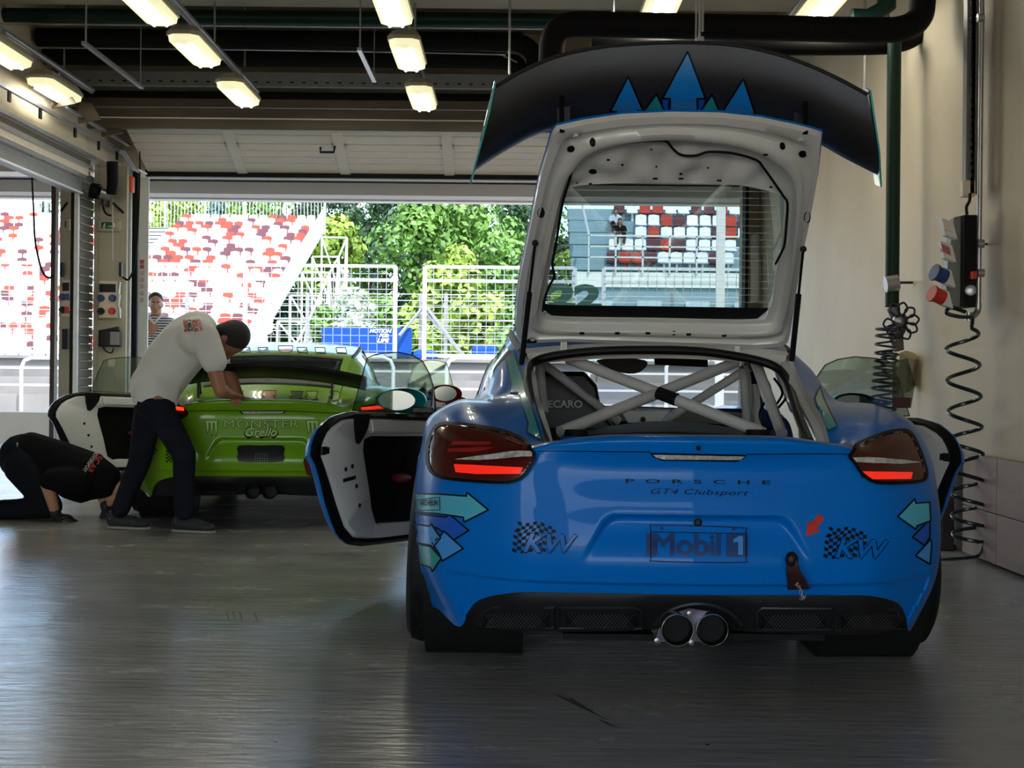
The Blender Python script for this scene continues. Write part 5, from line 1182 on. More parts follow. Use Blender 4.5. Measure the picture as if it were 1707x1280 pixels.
# rear wing on stays
def wv(t, v, z=0):    # wing surface
    x = .62 * t; arc = .075 * (1 - t * t)
    return TG @ Vector((x, .02 + .28 * v + .05 * t * t, .905 + arc + .012 * math.sin(PI * v) + .020 - .080 * v + z))
mb = MB(); G1 = [[wv(t / 14, v / 8) for t in range(-14, 15)] for v in range(9)]; G2 = [[wv(t / 14, v / 8, -.022 * math.sin(PI * min(1, v / 8 + .08)) - .014) for t in range(-14, 15)] for v in range(9)]
mb.loft(G1 + G2[::-1] + [list(G1[0])], closed=False); gw_ = mb.build('rear_wing', M_black, green, smooth=50)
for sx in (-1, 1):
    a = TG @ Vector((sx * .62, -.02, .93)); 
    MB().prism([TG @ Vector((sx * .622, y, z)) for y, z in ((-.0, .925), (.40, .91), (.40, .86), (.0, .85))], (sx * .006, 0, 0)).build('endplate', mat('purple_film', (.25, .05, .25), .3), gw_)
    for (y0, y1) in ((.16, .24), (.28, .26)):
        MB().loft([[TG @ Vector((sx * .41 + dx, y + dy, z)) for dx, dy in ((-.006, 0), (.006, 0), (.006, .03), (-.006, .03))] for y, z in ((y0 + .1, .78), (y1, .945))], cap0=True, cap1=True).build('wing_stay', M_blackp, gw_)
# ------------------------------------------------------------------ people
def capsule(bm, a, ra, b, rb, n=2):
    a, b = Vector(a), Vector(b); t = bmesh.new(); vs = []
    for c, r in ((a, ra), (b, rb)):
        q = bmesh.ops.create_icosphere(t, subdivisions=n, radius=r, matrix=Matrix.Translation(c)); 
    h = bmesh.ops.convex_hull(t, input=t.verts[:])
    bmesh.ops.delete(t, geom=[v for v in t.verts if not v.link_faces], context='VERTS')
    fs = [f for f in t.faces]
    keep = set(x for x in h['geom'] if isinstance(x, bmesh.types.BMFace))
    bmesh.ops.delete(t, geom=[f for f in fs if f not in keep], context='FACES')
    bmesh.ops.delete(t, geom=[v for v in t.verts if not v.link_faces], context='VERTS')
    m = bpy.data.meshes.new('x'); t.to_mesh(m); t.free(); bm.from_mesh(m); bpy.data.meshes.remove(m)
def ellipsoid(bm, c, ax, ay, az):
    c, ax, ay, az = map(Vector, (c, ax, ay, az)); M = Matrix((ax, ay, az)).transposed().to_4x4(); M.translation = c
    bmesh.ops.create_icosphere(bm, subdivisions=3, radius=1.0, matrix=M)
def blob(name, prims, vox, m, parent=None, smooth=6, fac=.5, **tg):
    bm = bmesh.new()
    for p in prims:
        if p[0] == 'c': capsule(bm, *p[1:])
        else: ellipsoid(bm, *p[1:])
    me = bpy.data.meshes.new(name); bm.to_mesh(me); bm.free()
    o = bpy.data.objects.new(name, me); COL.objects.link(o)
    r = o.modifiers.new('r', 'REMESH'); r.mode = 'VOXEL'; r.voxel_size = vox; r.adaptivity = 0
    s = o.modifiers.new('s', 'SMOOTH'); s.factor = fac; s.iterations = smooth
    dg = bpy.context.evaluated_depsgraph_get(); m2 = bpy.data.meshes.new_from_object(o.evaluated_get(dg)); o.modifiers.clear(); o.data = m2; m2.name = name
    m2.materials.clear(); m2.materials.append(m); m2.polygons.foreach_set('use_smooth', [True] * len(m2.polygons))
    attach(o, parent); return tag(o, **tg) if tg else o
def head(c, fwd, up, s=1.0):
    f = Vector(fwd).normalized(); u = Vector(up); u = (u - f * u.dot(f)).normalized(); r = f.cross(u); c = Vector(c)
    pr = [('e', c + u * .02 * s, r * .074 * s, f * .093 * s, u * .098 * s), ('e', c + f * .032 * s - u * .052 * s, r * .056 * s, f * .060 * s, u * .066 * s), ('c', c + f * .088 * s + u * .005 * s, .010 * s, c + f * .108 * s - u * .028 * s, .013 * s),
          ('e', c + f * .075 * s - u * .098 * s, r * .022 * s, f * .02 * s, u * .014 * s), ('e', c + f * .086 * s - u * .060 * s, r * .026 * s, f * .012 * s, u * .006 * s), ('e', c + f * .086 * s - u * .069 * s, r * .022 * s, f * .011 * s, u * .006 * s)]
    for sd in (-1, 1):
        pr += [('e', c + r * sd * .077 * s - f * .008 * s - u * .012 * s, r * .010 * s, f * .018 * s, u * .030 * s), ('e', c + r * sd * .030 * s + f * .080 * s + u * .024 * s, r * .024 * s, f * .012 * s, u * .007 * s), ('e', c + r * sd * .042 * s + f * .062 * s - u * .030 * s, r * .022 * s, f * .022 * s, u * .022 * s)]
    return pr, f, u, r
def hair(c, f, u, r, s=1.0):
    return [('e', c + u * .034 * s - f * .014 * s, r * .081 * s, f * .094 * s, u * .096 * s), ('e', c - f * .045 * s - u * .01 * s, r * .070 * s, f * .058 * s, u * .070 * s)]
def hand(w, d, n, curl=.5, s=1.0, thumb=1):
    """w wrist, d pointing along the palm, n palm normal; five separate fingers"""
    d = Vector(d).normalized(); n = Vector(n); n = (n - d * n.dot(d)).normalized(); l = d.cross(n); pr = []; w = Vector(w)
    pr.append(('e', w + d * .05, d * .052, l * .041, n * .016))
    for i, (o, L) in enumerate(((-.030, .066), (-.010, .076), (.010, .072), (.029, .056))):
        k = w + d * .088 + l * o; a = curl * .9; p1 = k + (d * math.cos(a) + n * math.sin(a)) * L * .5; a2 = curl * 1.9; p2 = p1 + (d * math.cos(a2) + n * math.sin(a2)) * L * .5
        pr += [('c', k - d * .012, .0095, p1, .0085, 1), ('c', p1, .0085, p2, .0075, 1)]
    t0 = w + d * .025 - l * .032 * thumb; t1 = t0 + d * .035 - l * .030 * thumb + n * .012; t2 = t1 + d * .028 - l * .008 * thumb + n * .012
    pr += [('c', t0, .013, t1, .011, 1), ('c', t1, .011, t2, .009, 1)]
    return pr
M_skin = mat('skin', (.50, .25, .15), .5, noise=.05); M_skin2 = mat('skin_tan', (.36, .16, .09), .5, noise=.05)
M_hair = mat('dark_hair', (.012, .009, .008), .6, bump=.6, bscale=260)
M_eye = mat('eye_white', (.7, .7, .68), .2); M_pupil = mat('pupil', (.02, .012, .01), .1)
def eyes(c, f, u, r, par):
    for sd in (-1, 1):
        e = MB().sphere(c + f * .083 + r * sd * .030 + u * .008, .0115, 10, 8).build('eye', M_eye, par, smooth=True)
        MB().sphere(c + f * .0915 + r * sd * .030 + u * .008, .005, 8, 6).build('pupil', M_pupil, e, smooth=True)
        MB().tube([c + f * .094 + r * sd * .012 + u * .026, c + f * .094 + r * sd * .030 + u * .031, c + f * .086 + r * sd * .047 + u * .026], .0035, 6).build('eyebrow', M_hair, par, smooth=True)
# --- bending man in white shirt
A = lambda x, y, Y=8.15: P(x, y, Y)
hc = A(381, 566, 8.2); hp, f, u, r = head(hc, (.22, -.02, -.97), (.97, 0, .22))
sk = hp + [('c', A(342, 548, 8.2), .055, A(366, 561, 8.2), .052),
  ('c', A(262, 650, 8.18), .11, A(300, 590, 8.18), .11), ('c', A(300, 590, 8.18), .11, A(332, 556, 8.18), .10),
  ('c', A(343, 568, 8.02), .052, A(368, 652, 7.98), .042), ('c', A(368, 652, 7.98), .042, A(383, 657, 8.2), .032),
  ('c', A(343, 560, 8.36), .052, A(385, 630, 8.42), .042), ('c', A(385, 630, 8.42), .042, A(400, 664, 8.36), .030),
  ('c', A(262, 668, 8.06), .075, A(305, 755, 8.02), .055), ('c', A(305, 755, 8.02), .055, A(306, 855, 8.08), .04),
  ('c', A(250, 668, 8.28), .075, A(233, 768, 8.28), .055), ('c', A(233, 768, 8.28), .055, A(201, 850, 8.22), .04)]
sk += hand(A(383, 657, 8.2), (.2, 1, -.1), (0, -.2, -1), 1.2) + hand(A(400, 664, 8.36), (.9, .5, -.2), (0, 0, -1), .7, thumb=-1)
manA = blob('person', sk, .008, M_skin2, label='person in white t-shirt and dark jeans bending forward over the rear of the green car', cat='person')
hrA = blob('hair', hair(hc, f, u, r, 1.05) + [('e', hc - f * .02 + u * .03, r * .083, f * .088, u * .10)], .008, M_hair, manA)
shirtA = blob('t_shirt', [('c', A(259, 645, 8.18), .150, A(282, 607, 8.18), .165), ('c', A(282, 607, 8.18), .165, A(312, 572, 8.18), .165), ('c', A(312, 572, 8.18), .165, A(328, 553, 8.18), .13),
    ('c', A(328, 560, 8.02), .115, A(330, 558, 8.34), .115), ('c', A(258, 648, 8.10), .12, A(258, 648, 8.26), .12), ('c', A(250, 640, 8.18), .12, A(262, 655, 8.18), .13), ('c', A(256, 655, 8.12), .135, A(258, 655, 8.24), .135), ('c', A(275, 650, 8.14), .10, A(262, 658, 8.12), .135), ('c', A(272, 650, 8.22), .10, A(262, 656, 8.22), .13),
    ('c', A(341, 563, 8.02), .090, A(357, 603, 8.0), .078), ('c', A(341, 560, 8.36), .090, A(365, 600, 8.40), .072)], .012, mat('white_cotton', (.74, .73, .71), .85, sheen=.2, bump=1.0, bscale=6), manA, smooth=8)
blob('jeans', [('c', A(257, 664, 8.115), .124, A(262, 674, 8.10), .114), ('c', A(256, 655, 8.18), .118, A(259, 668, 8.18), .125), ('c', A(262, 676, 8.07), .095, A(307, 757, 8.02), .070), ('c', A(307, 757, 8.02), .070, A(307, 852, 8.08), .060),
    ('c', A(250, 676, 8.28), .095, A(233, 770, 8.28), .070), ('c', A(233, 770, 8.28), .070, A(200, 850, 8.22), .056)], .012, mat('dark_denim', (.012, .014, .021), .9, spec=.1, bump=1.0, bscale=14, noise=.2), manA, smooth=8)
M_shoe = mat('grey_trainer', (.022, .024, .025), .7, bump=.4, bscale=80); M_sole = mat('pale_sole', (.30, .28, .24), .7)
def shoe(a, b, par, Yw=.045):
    a, b = Vector(a), Vector(b); d = (b - a).normalized(); n = Vector((-d.y, d.x, 0)); L = (b - a).length
    o = blob('shoe', [('e', a + d * .04 + Vector((0, 0, .055)), d * .055, n * .040, Vector((0, 0, .050))), ('e', a + d * (L * .45) + Vector((0, 0, .045)), d * L * .42, n * .044, Vector((0, 0, .040))), ('e', a + d * (L * .78) + Vector((0, 0, .035)), d * L * .24, n * .046, Vector((0, 0, .030))), ('c', a + d * .05 + Vector((0, 0, .05)), .042, a + d * .06 + Vector((0, 0, .105)), .040)], .008, M_shoe, par)
    so = [(a + d * t * L + n * w) for t, w in ((-.04, 0), (0, .032), (.2, .038), (.45, .036), (.75, .046), (.95, .034), (1.03, 0), (.95, -.034), (.75, -.046), (.45, -.036), (.2, -.038), (0, -.032))]
    MB().prism([p + Vector((0, 0, .002)) for p in so], (0, 0, .016)).build('sole', M_sole, o, bev=.004)
    MB().tube([a + d * .03 + n * .04 + Vector((0, 0, .06)), a + d * .01 + Vector((0, 0, .105)), a + d * .03 - n * .04 + Vector((0, 0, .06))], .003, 5).build('heel_trim', M_sole, o)
    return o
def g0(x, Y): p = P(x, 880, Y); return Vector((p.x, Y, 0))
shoe(g0(290, 8.12), g0(358, 8.05), manA); shoe(g0(181, 8.26), g0(249, 8.2), manA)
BS = bvh_of([shirtA])
ocol = mat('orange_print', (.55, .10, .03), .6); bcol = mat('black_print', (.03, .03, .03), .6)
text_decal('shirt_print', 'SOCIAL', [(333, 533), (339, 552), (335, 553), (325, 533)][::1], ocol, BS, .004, shirtA, bold=.03)
for (t, x0, m_) in (('MOSLAB', 320, ocol), ('C MACK', 311, bcol), ('racing', 304, ocol)):
    text_decal('shirt_print', t, [(x0 + 7, 533), (x0 + 12, 552), (x0 + 4, 554), (x0 - 1, 535)], m_, BS, .004, shirtA, bold=.04, step=30)
# --- kneeling man in black
Bq = lambda x, y, Y=8.8: P(x, y, Y)
hc = Bq(203, 815, 8.85); hp, f, u, r = head(hc, (.25, -.25, -.9), (.9, 0, .2))
M_glove = mat('black_glove', (.012, .012, .013), .7)
skb = hp + [('c', Bq(172, 800), .06, Bq(195, 812), .055), ('c', Bq(40, 765), .12, Bq(90, 775), .11), ('c', Bq(90, 775), .11, Bq(150, 800), .12),
  ('c', Bq(122, 806, 8.67), .048, Bq(78, 803, 8.56), .046), ('c', Bq(78, 803, 8.56), .047, Bq(92, 853, 8.62), .032),
  ('c', Bq(150, 800, 8.98), .055, Bq(170, 812, 9.0), .045), ('c', Bq(165, 808, 8.95), .045, Bq(177, 846, 8.9), .032),
  ('c', Bq(38, 775, 8.72), .09, Bq(84, 846, 8.70), .06), ('c', Bq(84, 846, 8.7), .06, Bq(-20, 850, 8.72), .045), ('c', Bq(38, 775, 8.95), .09, Bq(84, 846, 8.98), .06), ('c', Bq(84, 846, 8.98), .06, Bq(-20, 848, 9.0), .045)]
skb += hand(Bq(93, 858, 8.62), (1, -.15, -.28), (0, 0, -1), .12) + hand(Bq(177, 848, 8.9), (.3, -.2, -.6), (0, 0, -1), .4)
manB = blob('person', skb, .008, M_skin, label='person in black shirt kneeling on all fours on the floor beside the green car', cat='person')
blob('hair', hair(hc, f, u, r, 1.05), .008, M_hair, manB)
shB = blob('t_shirt', [('c', Bq(122, 808, 8.64), .074, Bq(82, 802, 8.565), .064), ('c', Bq(52, 758), .15, Bq(95, 770), .145), ('c', Bq(95, 770), .145, Bq(145, 793), .165), ('c', Bq(145, 793), .16, Bq(172, 800), .12), ('c', Bq(130, 805, 8.68), .100, Bq(88, 798, 8.57), .070), ('c', Bq(140, 795, 8.92), .1, Bq(168, 808, 8.98), .075), ('c', Bq(120, 800), .13, Bq(135, 808), .12)], .012, mat('black_cotton', (.006, .006, .007), .9, spec=.1, bump=.5, bscale=14), manB, smooth=8)
blob('trousers', [('c', Bq(38, 762), .155, Bq(52, 765), .14), ('c', Bq(36, 778, 8.70), .115, Bq(84, 844, 8.68), .078), ('c', Bq(84, 846, 8.68), .072, Bq(-15, 850, 8.72), .062), ('c', Bq(36, 778, 8.93), .115, Bq(84, 844, 8.98), .078), ('c', Bq(84, 846, 8.98), .072, Bq(-15, 849, 9.0), .062)], .012, mat('navy_trousers', (.009, .010, .014), .9, spec=.1, bump=.4, bscale=25), manB, smooth=8)
blob('glove', hand(Bq(93, 858, 8.62), (1, -.15, -.28), (0, 0, -1), .12)[0:1] + [(p[0], p[1], p[2] + .004, p[3], p[4] + .004, 1) for p in hand(Bq(93, 858, 8.62), (1, -.15, -.28), (0, 0, -1), .12)[1:]] + [('c', Bq(91, 850, 8.62), .036, Bq(94, 860, 8.62), .036), ('e', Bq(93, 858, 8.62) + Vector((.05, -.008, -.014)), (.058, 0, 0), (0, .047, 0), (0, 0, .022))], .007, M_glove, manB)
blob('glove', [('c', Bq(176, 842, 8.9), .038, Bq(179, 853, 8.9), .036)] + [(p[0], p[1], p[2] + .004, p[3], p[4] + .004, 1) for p in hand(Bq(177, 848, 8.9), (.3, -.2, -.6), (0, 0, -1), .4)[1:]] + [('e', Bq(180, 856, 8.88), (.05, 0, 0), (0, .045, 0), (0, 0, .025))], .007, M_glove, manB)
for Y in (8.72, 9.0):
    blob('shoe', [('e', Bq(-18, 852, Y), (.11, 0, 0), (0, .045, 0), (0, 0, .045)), ('e', Bq(-30, 858, Y), (.05, 0, 0), (0, .045, 0), (0, 0, .06))], .012, M_shoe, manB)
BSb = bvh_of([shB])
wpr = mat('white_print', (.6, .6, .6), .6); rpr = mat('red_print', (.35, .02, .03), .6)
text_decal('shirt_print', 'RSCAR', [(176, 757), (152, 790), (143, 785), (165, 752)], rpr, BSb, .004, shB, bold=.02, step=30)
text_decal('shirt_print', 'MOTORSPORT', [(164, 754), (142, 788), (137, 785), (159, 752)], wpr, BSb, .004, shB, step=30)
decal('shirt_label', [[(26, 746), (29, 738), (32, 739), (29, 747)]], mat('yellow_label', (.45, .4, .2), .6), BSb, .006, shB)
# --- standing man outside in striped polo
Cx, CYy = P(259, 520, 15.3).x, 15.3
hc = Vector((Cx, CYy, 1.675)); hp, f, u, r = head(hc, (.28, -.93, -.12), (0, 0, 1), 1.02)
C = lambda x, z, y=0: Vector((Cx + x, CYy + y, z))
skc = hp + [('c', C(0, 1.5), .060, C(.01, 1.60), .060), ('c', C(-.1, 1.42), .11, C(.1, 1.42), .11), ('c', C(0, 1.4), .14, C(0, 1.0), .12),
  ('c', C(-.20, 1.43), .055, C(-.26, 1.12), .045), ('c', C(-.26, 1.12), .045, C(-.24, .86, -.05), .03), ('c', C(.20, 1.43), .055, C(.26, 1.12), .045), ('c', C(.26, 1.12), .045, C(.24, .86, -.05), .03),
  ('c', C(-.09, .95), .09, C(-.10, .5), .06), ('c', C(-.10, .5), .06, C(-.10, .09), .04), ('c', C(.09, .95), .09, C(.10, .5), .06), ('c', C(.10, .5), .06, C(.10, .09), .04)]
skc += hand(C(-.24, .86, -.05), (0, -.1, -1), (1, 0, 0), .3) + hand(C(.24, .86, -.05), (0, -.1, -1), (-1, 0, 0), .3, thumb=-1)
manC = blob('person', skc, .009, M_skin, label='person with short dark hair in white and navy striped polo standing outside the door', cat='person')
blob('hair', [('e', hc + u * .050 - f * .016, r * .083, f * .092, u * .084), ('e', hc - f * .045, r * .076, f * .06, u * .08)], .009, M_hair, manC); eyes(hc, f, u, r, manC)
MB().obox(hc + f * .097 - u * .064, r * .018, f * .003, u * .003).build('mouth', mat('lips', (.45, .13, .1), .4), manC)
ms = bpy.data.materials.new('striped_polo'); ms.use_nodes = True; nt = ms.node_tree; wv_ = nt.nodes.new('ShaderNodeTexWave'); wv_.bands_direction = 'Z'; wv_.inputs['Scale'].default_value = 11; tc = nt.nodes.new('ShaderNodeTexCoord')
cr2 = nt.nodes.new('ShaderNodeValToRGB'); cr2.color_ramp.interpolation = 'CONSTANT'; cr2.color_ramp.elements[0].color = (.03, .035, .08, 1); cr2.color_ramp.elements[1].position = .42; cr2.color_ramp.elements[1].color = (.75, .75, .76, 1)
nt.links.new(tc.outputs['Object'], wv_.inputs['Vector']); nt.links.new(wv_.outputs[0], cr2.inputs[0]); nt.links.new(cr2.outputs[0], nt.nodes['Principled BSDF'].inputs['Base Color']); nt.nodes['Principled BSDF'].inputs['Roughness'].default_value = .8
polo = blob('polo_shirt', [('c', C(-.13, 1.42), .120, C(.13, 1.42), .120), ('c', C(0, 1.47), .10, C(0, 1.50), .08), ('c', C(-.06, 1.3), .15, C(-.06, .98), .14), ('c', C(.06, 1.3), .15, C(.06, .98), .14), ('c', C(-.20, 1.43), .085, C(-.25, 1.22), .072), ('c', C(.20, 1.43), .085, C(.25, 1.22), .072)], .012, ms, manC)
MB().tube([C(-.08, 1.56, -.02), C(-.05, 1.53, -.08), C(.02, 1.45, -.125), C(.07, 1.53, -.08), C(.09, 1.56, -.02)], .015, 8).build('collar', mat('white_collar', (.75, .75, .75), .8), polo, smooth=True)
blob('trousers', [('c', C(-.06, .95), .13, C(.06, .95), .13), ('c', C(-.09, .92), .10, C(-.10, .5), .08), ('c', C(-.10, .5), .08, C(-.10, .1), .065), ('c', C(.09, .92), .10, C(.10, .5), .08), ('c', C(.10, .5), .08, C(.10, .1), .065)], .014, MATS['navy_trousers'], manC)
shoe(C(-.10, 0, .06), C(-.14, 0, -.2), manC); shoe(C(.10, 0, .06), C(.14, 0, -.2), manC)
# ------------------------------------------------------------------ outdoors
M_apron = mat('sunlit_concrete_apron', (.48, .44, .39), .85, noise=.06, nscale=.5)
M_pitw = mat('pit_wall_concrete', (.17, .162, .15), .8, noise=.18, nscale=1.5)
M_pitw2 = mat('low_wall_concrete', (.50, .43, .33), .85, noise=.2, nscale=1.2, stretch=(1, 1, .2))
M_asph = mat('track_asphalt', (.30, .30, .30), .9, noise=.1, nscale=1)
M_grass = mat('verge_grass', (.16, .26, .04), .9, noise=.3, nscale=2)
def Sg(name, mb, m): return mb.build(name, m, kind='structure')
Sg('ground_apron', MB().box((-60, 14.05, -.2), (60, 28, -.02)), M_apron)
Sg('ground_track', MB().box((-60, 28, -.2), (60, 44, -.03)), M_asph)
Sg('ground_verge', MB().box((-90, 44, -.3), (90, 160, -.04)), M_grass)
Sg('door_sill', MB().box((-9.6, 14.0, -.02), (2.4, 14.12, .012)), M_steel)
Sg('ground_back_yard', MB().box((-40, -40, -.2), (40, -7.4, -.03)), M_apron)
# canopy beam outside the door
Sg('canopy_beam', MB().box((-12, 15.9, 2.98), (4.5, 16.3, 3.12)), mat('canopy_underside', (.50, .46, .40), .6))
Sg('canopy_roof', MB().box((-12, 14.4, 3.14), (4.5, 16.6, 3.24)), mat('canopy_white', (.85, .82, .76), .5))
Sg('canopy_edge', MB().box((-12, 16.3, 2.96), (4.5, 16.5, 3.14)), MATS['canopy_white'])
# low wall and stepped pit wall
Sg('wall_low', MB().box((-30, 17.7, -.02), (30, 18.1, .38)), M_pitw2)
pw = MB(); M_gal0 = mat('bright_galvanised', (.62, .63, .64), .4, .3)
pw.box((-30, 26.0, 0), (30, 27.0, .45)); pw.box((-30, 27.0, 0), (30, 27.6, .78)); pw.box((-30, 27.6, 0), (30, 28.0, 1.18)); pw.box((-30, 27.5, 1.14), (30, 28.05, 1.2))
for z in (.30, .62, .95): Sg('trim_pit_rail', MB().box((-30, 25.85 + z * 1.2, z - .02), (30, 25.95 + z * 1.2, z + .02)), M_gal0)
Sg('wall_pit', pw, M_pitw)
# tube hoops on the pit wall
M_gal = mat('bright_galvanised', (.62, .63, .64), .4, .3)
def hoop(x0, x1, lab, Y=25.6, yb=694, yt=596):
    a, b = P(x0, yb, Y), P(x1, yb, Y); t = P(x0, yt, Y).z; r = .18; s = 1 if x1 > x0 else -1
    a.z = 0; b.z = 0
    pts = [a, Vector((a.x, Y, t - r)), Vector((a.x + s * r * .3, Y, t - r * .3)), Vector((a.x + s * r, Y, t)), Vector((b.x - s * r, Y, t)), Vector((b.x - s * r * .3, Y, t - r * .3)), Vector((b.x, Y, t - r)), b]
    o = MB().tube(pts, .035, 8).build('hoop_railing', M_gal, smooth=True); tag(o, lab, 'railing')
hoop(35, 215, 'curved white tube railing in front of the pit wall in the left opening'); hoop(655, 560, 'curved white tube railing behind the green car right side'); hoop(744, 980, 'curved white tube railing left of the blue car roof'); hoop(1110, 1196, 'tube railing seen through the blue car windscreen')
# debris fence panels
def mesh_lines(x0, x1, z0, z1, Y, sx, sz, w, mb):
    n = int((x1 - x0) / sx)
    for i in range(1, n): x = x0 + (x1 - x0) * i / n; mb.box((x - w, Y - w, z0), (x + w, Y + w, z1))
    n = int((z1 - z0) / sz)
    for i in range(1, n): z = z0 + (z1 - z0) * i / n; mb.box((x0, Y - w, z - w), (x1, Y + w, z + w))
YF_ = 27.85
for i, (xa, xb, la) in enumerate(((-190, 60, 'left of the far left opening'), (108, 358, 'before the left grandstand'), (408, 658, 'in front of the scaffold and blue banner'), (707, 957, 'just left of the blue car tailgate'), (1005, 1255, 'seen through the tailgate window'))):
    a, b = P(xa, 594, YF_), P(xb, 594, YF_); zt = P(560, 443, YF_).z; zm = P(560, 466, YF_).z; z0 = 1.2
    r = empty('fence_panel', ((a.x + b.x) / 2, YF_, z0), label='silvery mesh fence panel ' + la, cat='fence')
    for x in (a.x, b.x): MB().box((x - .04, YF_ - .04, z0), (x + .04, YF_ + .04, zt)).build('post', M_gal, r)
    for z in (zt, zm, z0 + .08): MB().box((a.x, YF_ - .035, z - .03), (b.x, YF_ + .035, z + .03)).build('rail', M_gal, r)
    mb = MB(); mesh_lines(a.x, b.x, z0, zt, YF_ - .05, .17, .155, .0055, mb); mb.build('wire_mesh', M_steel, r)
# far debris fence with horizontal cables and diagonal struts
YD = 46
df = empty('catch_fence', (-5, YD, 0), label='distant cable catch fence with diagonal struts across the track', cat='fence')
for px in (-60, 120, 310, 511, 700, 742, 900, 1120, 1300): a = P(px, 640, YD); MB().box((a.x - .06, YD, 0), (a.x + .06, YD + .1, P(px, 489, YD).z)).build('post', M_greys, df)
for (x0, y0, x1, y1) in ((702, 516, 665, 560), (708, 518, 778, 598), (702, 500, 780, 604)): MB().cyl(P(x0, y0, YD - .3), P(x1, y1, YD - 1), .06, 6).build('strut', M_greys, df)
mb = MB(); xa, xb = P(-80, 600, YD).x, P(1320, 600, YD).x
for k in range(13): z = 1.0 + k * .21; mb.box((xa, YD - .012, z - .010), (xb, YD + .012, z + .010))
mb.build('cables', M_gal, df)
# blue banner
bn = empty('banner', (P(612, 600, 45.5).x, 45.5, 0), label='blue banner reading MOTION FOR LIFE on the far side of the track', cat='banner')
Yb = 45.5; M_ban = mat('banner_blue', (.003, .045, .22), .7, spec=.2)
MB().box(P(536, 545, Yb), P(686, 596, Yb) + Vector((0, .06, 0))).build('sheet', M_ban, bn)
for t, y in (('MOTION', 548), ('FOR', 556), ('LIFE', 564)):
    x0 = {'MOTION': 617, 'FOR': 633, 'LIFE': 630}[t]; x1 = {'MOTION': 652, 'FOR': 649, 'LIFE': 648}[t]
    flat_text('lettering', t, [P(x0 + 1, y, Yb - .05), P(x1 + 1, y + .5, Yb - .05), P(x1 - 1, y + 7, Yb - .05), P(x0 - 1, y + 6.5, Yb - .05)], M_white, bn, bold=.04)
o = MB().box(P(786, 576, 44.5), P(828, 600, 44.5) + Vector((0, 1.0, 0))).build('blue_barrier', M_ban, bev=.1); tag(o, 'dark blue barrier block low behind the fence left of the blue car', 'barrier')
o = MB().box(P(688, 583, 44.8), P(728, 604, 44.8) + Vector((0, .8, 0))).build('blue_barrier', M_ban, bev=.15); tag(o, 'small blue rounded barrier behind the gap in the fence', 'barrier')
# number 22 on a clear board at the pit wall
b22 = empty('number_board', P(960, 520, 27.3), label='big dark green number 22 standing before the fence', cat='number sign')
M_g22 = mat('number_green', (.012, .05, .03), .5)
flat_text('digits', '22', [P(914, 472, 27.3), P(1003, 474, 27.3), P(1003, 517, 27.3), P(912, 515, 27.3)], M_g22, b22, bold=.055)
MB().box(P(905, 519, 27.3), P(1010, 522, 27.3) + Vector((0, .03, 0))).build('bottom_rail', M_gal, b22); 
for x in (906, 1008): MB().box(P(x, 519, 27.3), P(x + 2, 602, 27.3) + Vector((0, .03, 0))).build('leg', M_gal, b22)
# ---------------- grandstands
M_step = mat('stand_step', (.36, .43, .48), .7); M_sclad = mat('stand_cladding', (.45, .55, .62), .5, noise=.1, nscale=3, stretch=(6, 1, .2))
SEATM = [mat('white_seat', (.80, .80, .80), .45), mat('red_seat', (.42, .035, .012), .45), mat('maroon_seat', (.10, .022, .03), .45)]
SEATN = ['white', 'red', 'maroon']
def seat_proto(m):
    mb = MB(); back = []; 
    for x, z0, z1 in ((-.215, .40, .72), (-.2, .36, .78), (0, .36, .82), (.2, .36, .78), (.215, .40, .72)): back.append((x, z0, z1))
    mb.loft([[Vector((x, .18 + .04 * (x / .2) ** 2 * -1, z0)), Vector((x, .20 - .04 * (x / .2) ** 2, z1)), Vector((x, .24 - .04 * (x / .2) ** 2, z1)), Vector((x, .22 - .04 * (x / .2) ** 2, z0))] for x, z0, z1 in back], cap0=True, cap1=True)
    mb.add([(-.215, -.2, .40), (.215, -.2, .40), (.215, .2, .38), (-.215, .2, .38), (-.19, -.2, .35), (.19, -.2, .35), (.19, .2, .34), (-.19, .2, .34)], [(0, 1, 2, 3), (4, 7, 6, 5), (0, 4, 5, 1), (1, 5, 6, 2), (2, 6, 7, 3), (3, 7, 4, 0)])
    mb.box((-.04, -.04, 0), (.04, .04, .36))
    me = mb.build('stadium_seat', m, smooth=40); d = me.data; bpy.data.objects.remove(me); return d
SD = [seat_proto(m) for m in SEATM]
ORD = ['first', 'second', 'third', 'fourth', 'fifth', 'sixth', 'seventh', 'eighth', 'ninth', 'tenth', 'eleventh', 'twelfth', 'thirteenth', 'fourteenth', 'fifteenth', 'sixteenth', 'seventeenth', 'eighteenth', 'nineteenth', 'twentieth']
def ordn(k): 
    if k <= 20: return ORD[k - 1]
    s = 'th' if 10 <= k % 100 <= 20 else {1: 'st', 2: 'nd', 3: 'rd'}.get(k % 10, 'th')
    return '%d%s' % (k, s)
rs = random.Random(5)
# left stand: rows
NR = 30; rowY = lambda i: 51.0 + .72 * i; rowZ = lambda i: .96 + .30 + (rowY(i) - 51) * .352
XR = -10.25
ls = MB()
for i in range(NR):
    y = rowY(i); z = rowZ(i); ls.box((-54, y - .45, z - .42), (XR + .2, y + .34, z - .36))
    ls.box((-54, y - .45, z - .66), (XR + .2, y - .40, z - .38))
lst = ls.build('grandstand', M_step); tag(lst, 'large left grandstand of pale steps carrying rows of white and red seats', 'grandstand')
MB().prism([(XR + .25, 50.5, .3), (XR + .25, 72.4, .3), (XR + .25, 72.4, rowZ(29) - .3), (XR + .25, 50.5, rowZ(0) - .3)], (.05, 0, 0)).build('side_cladding', M_sclad, lst) if False else None
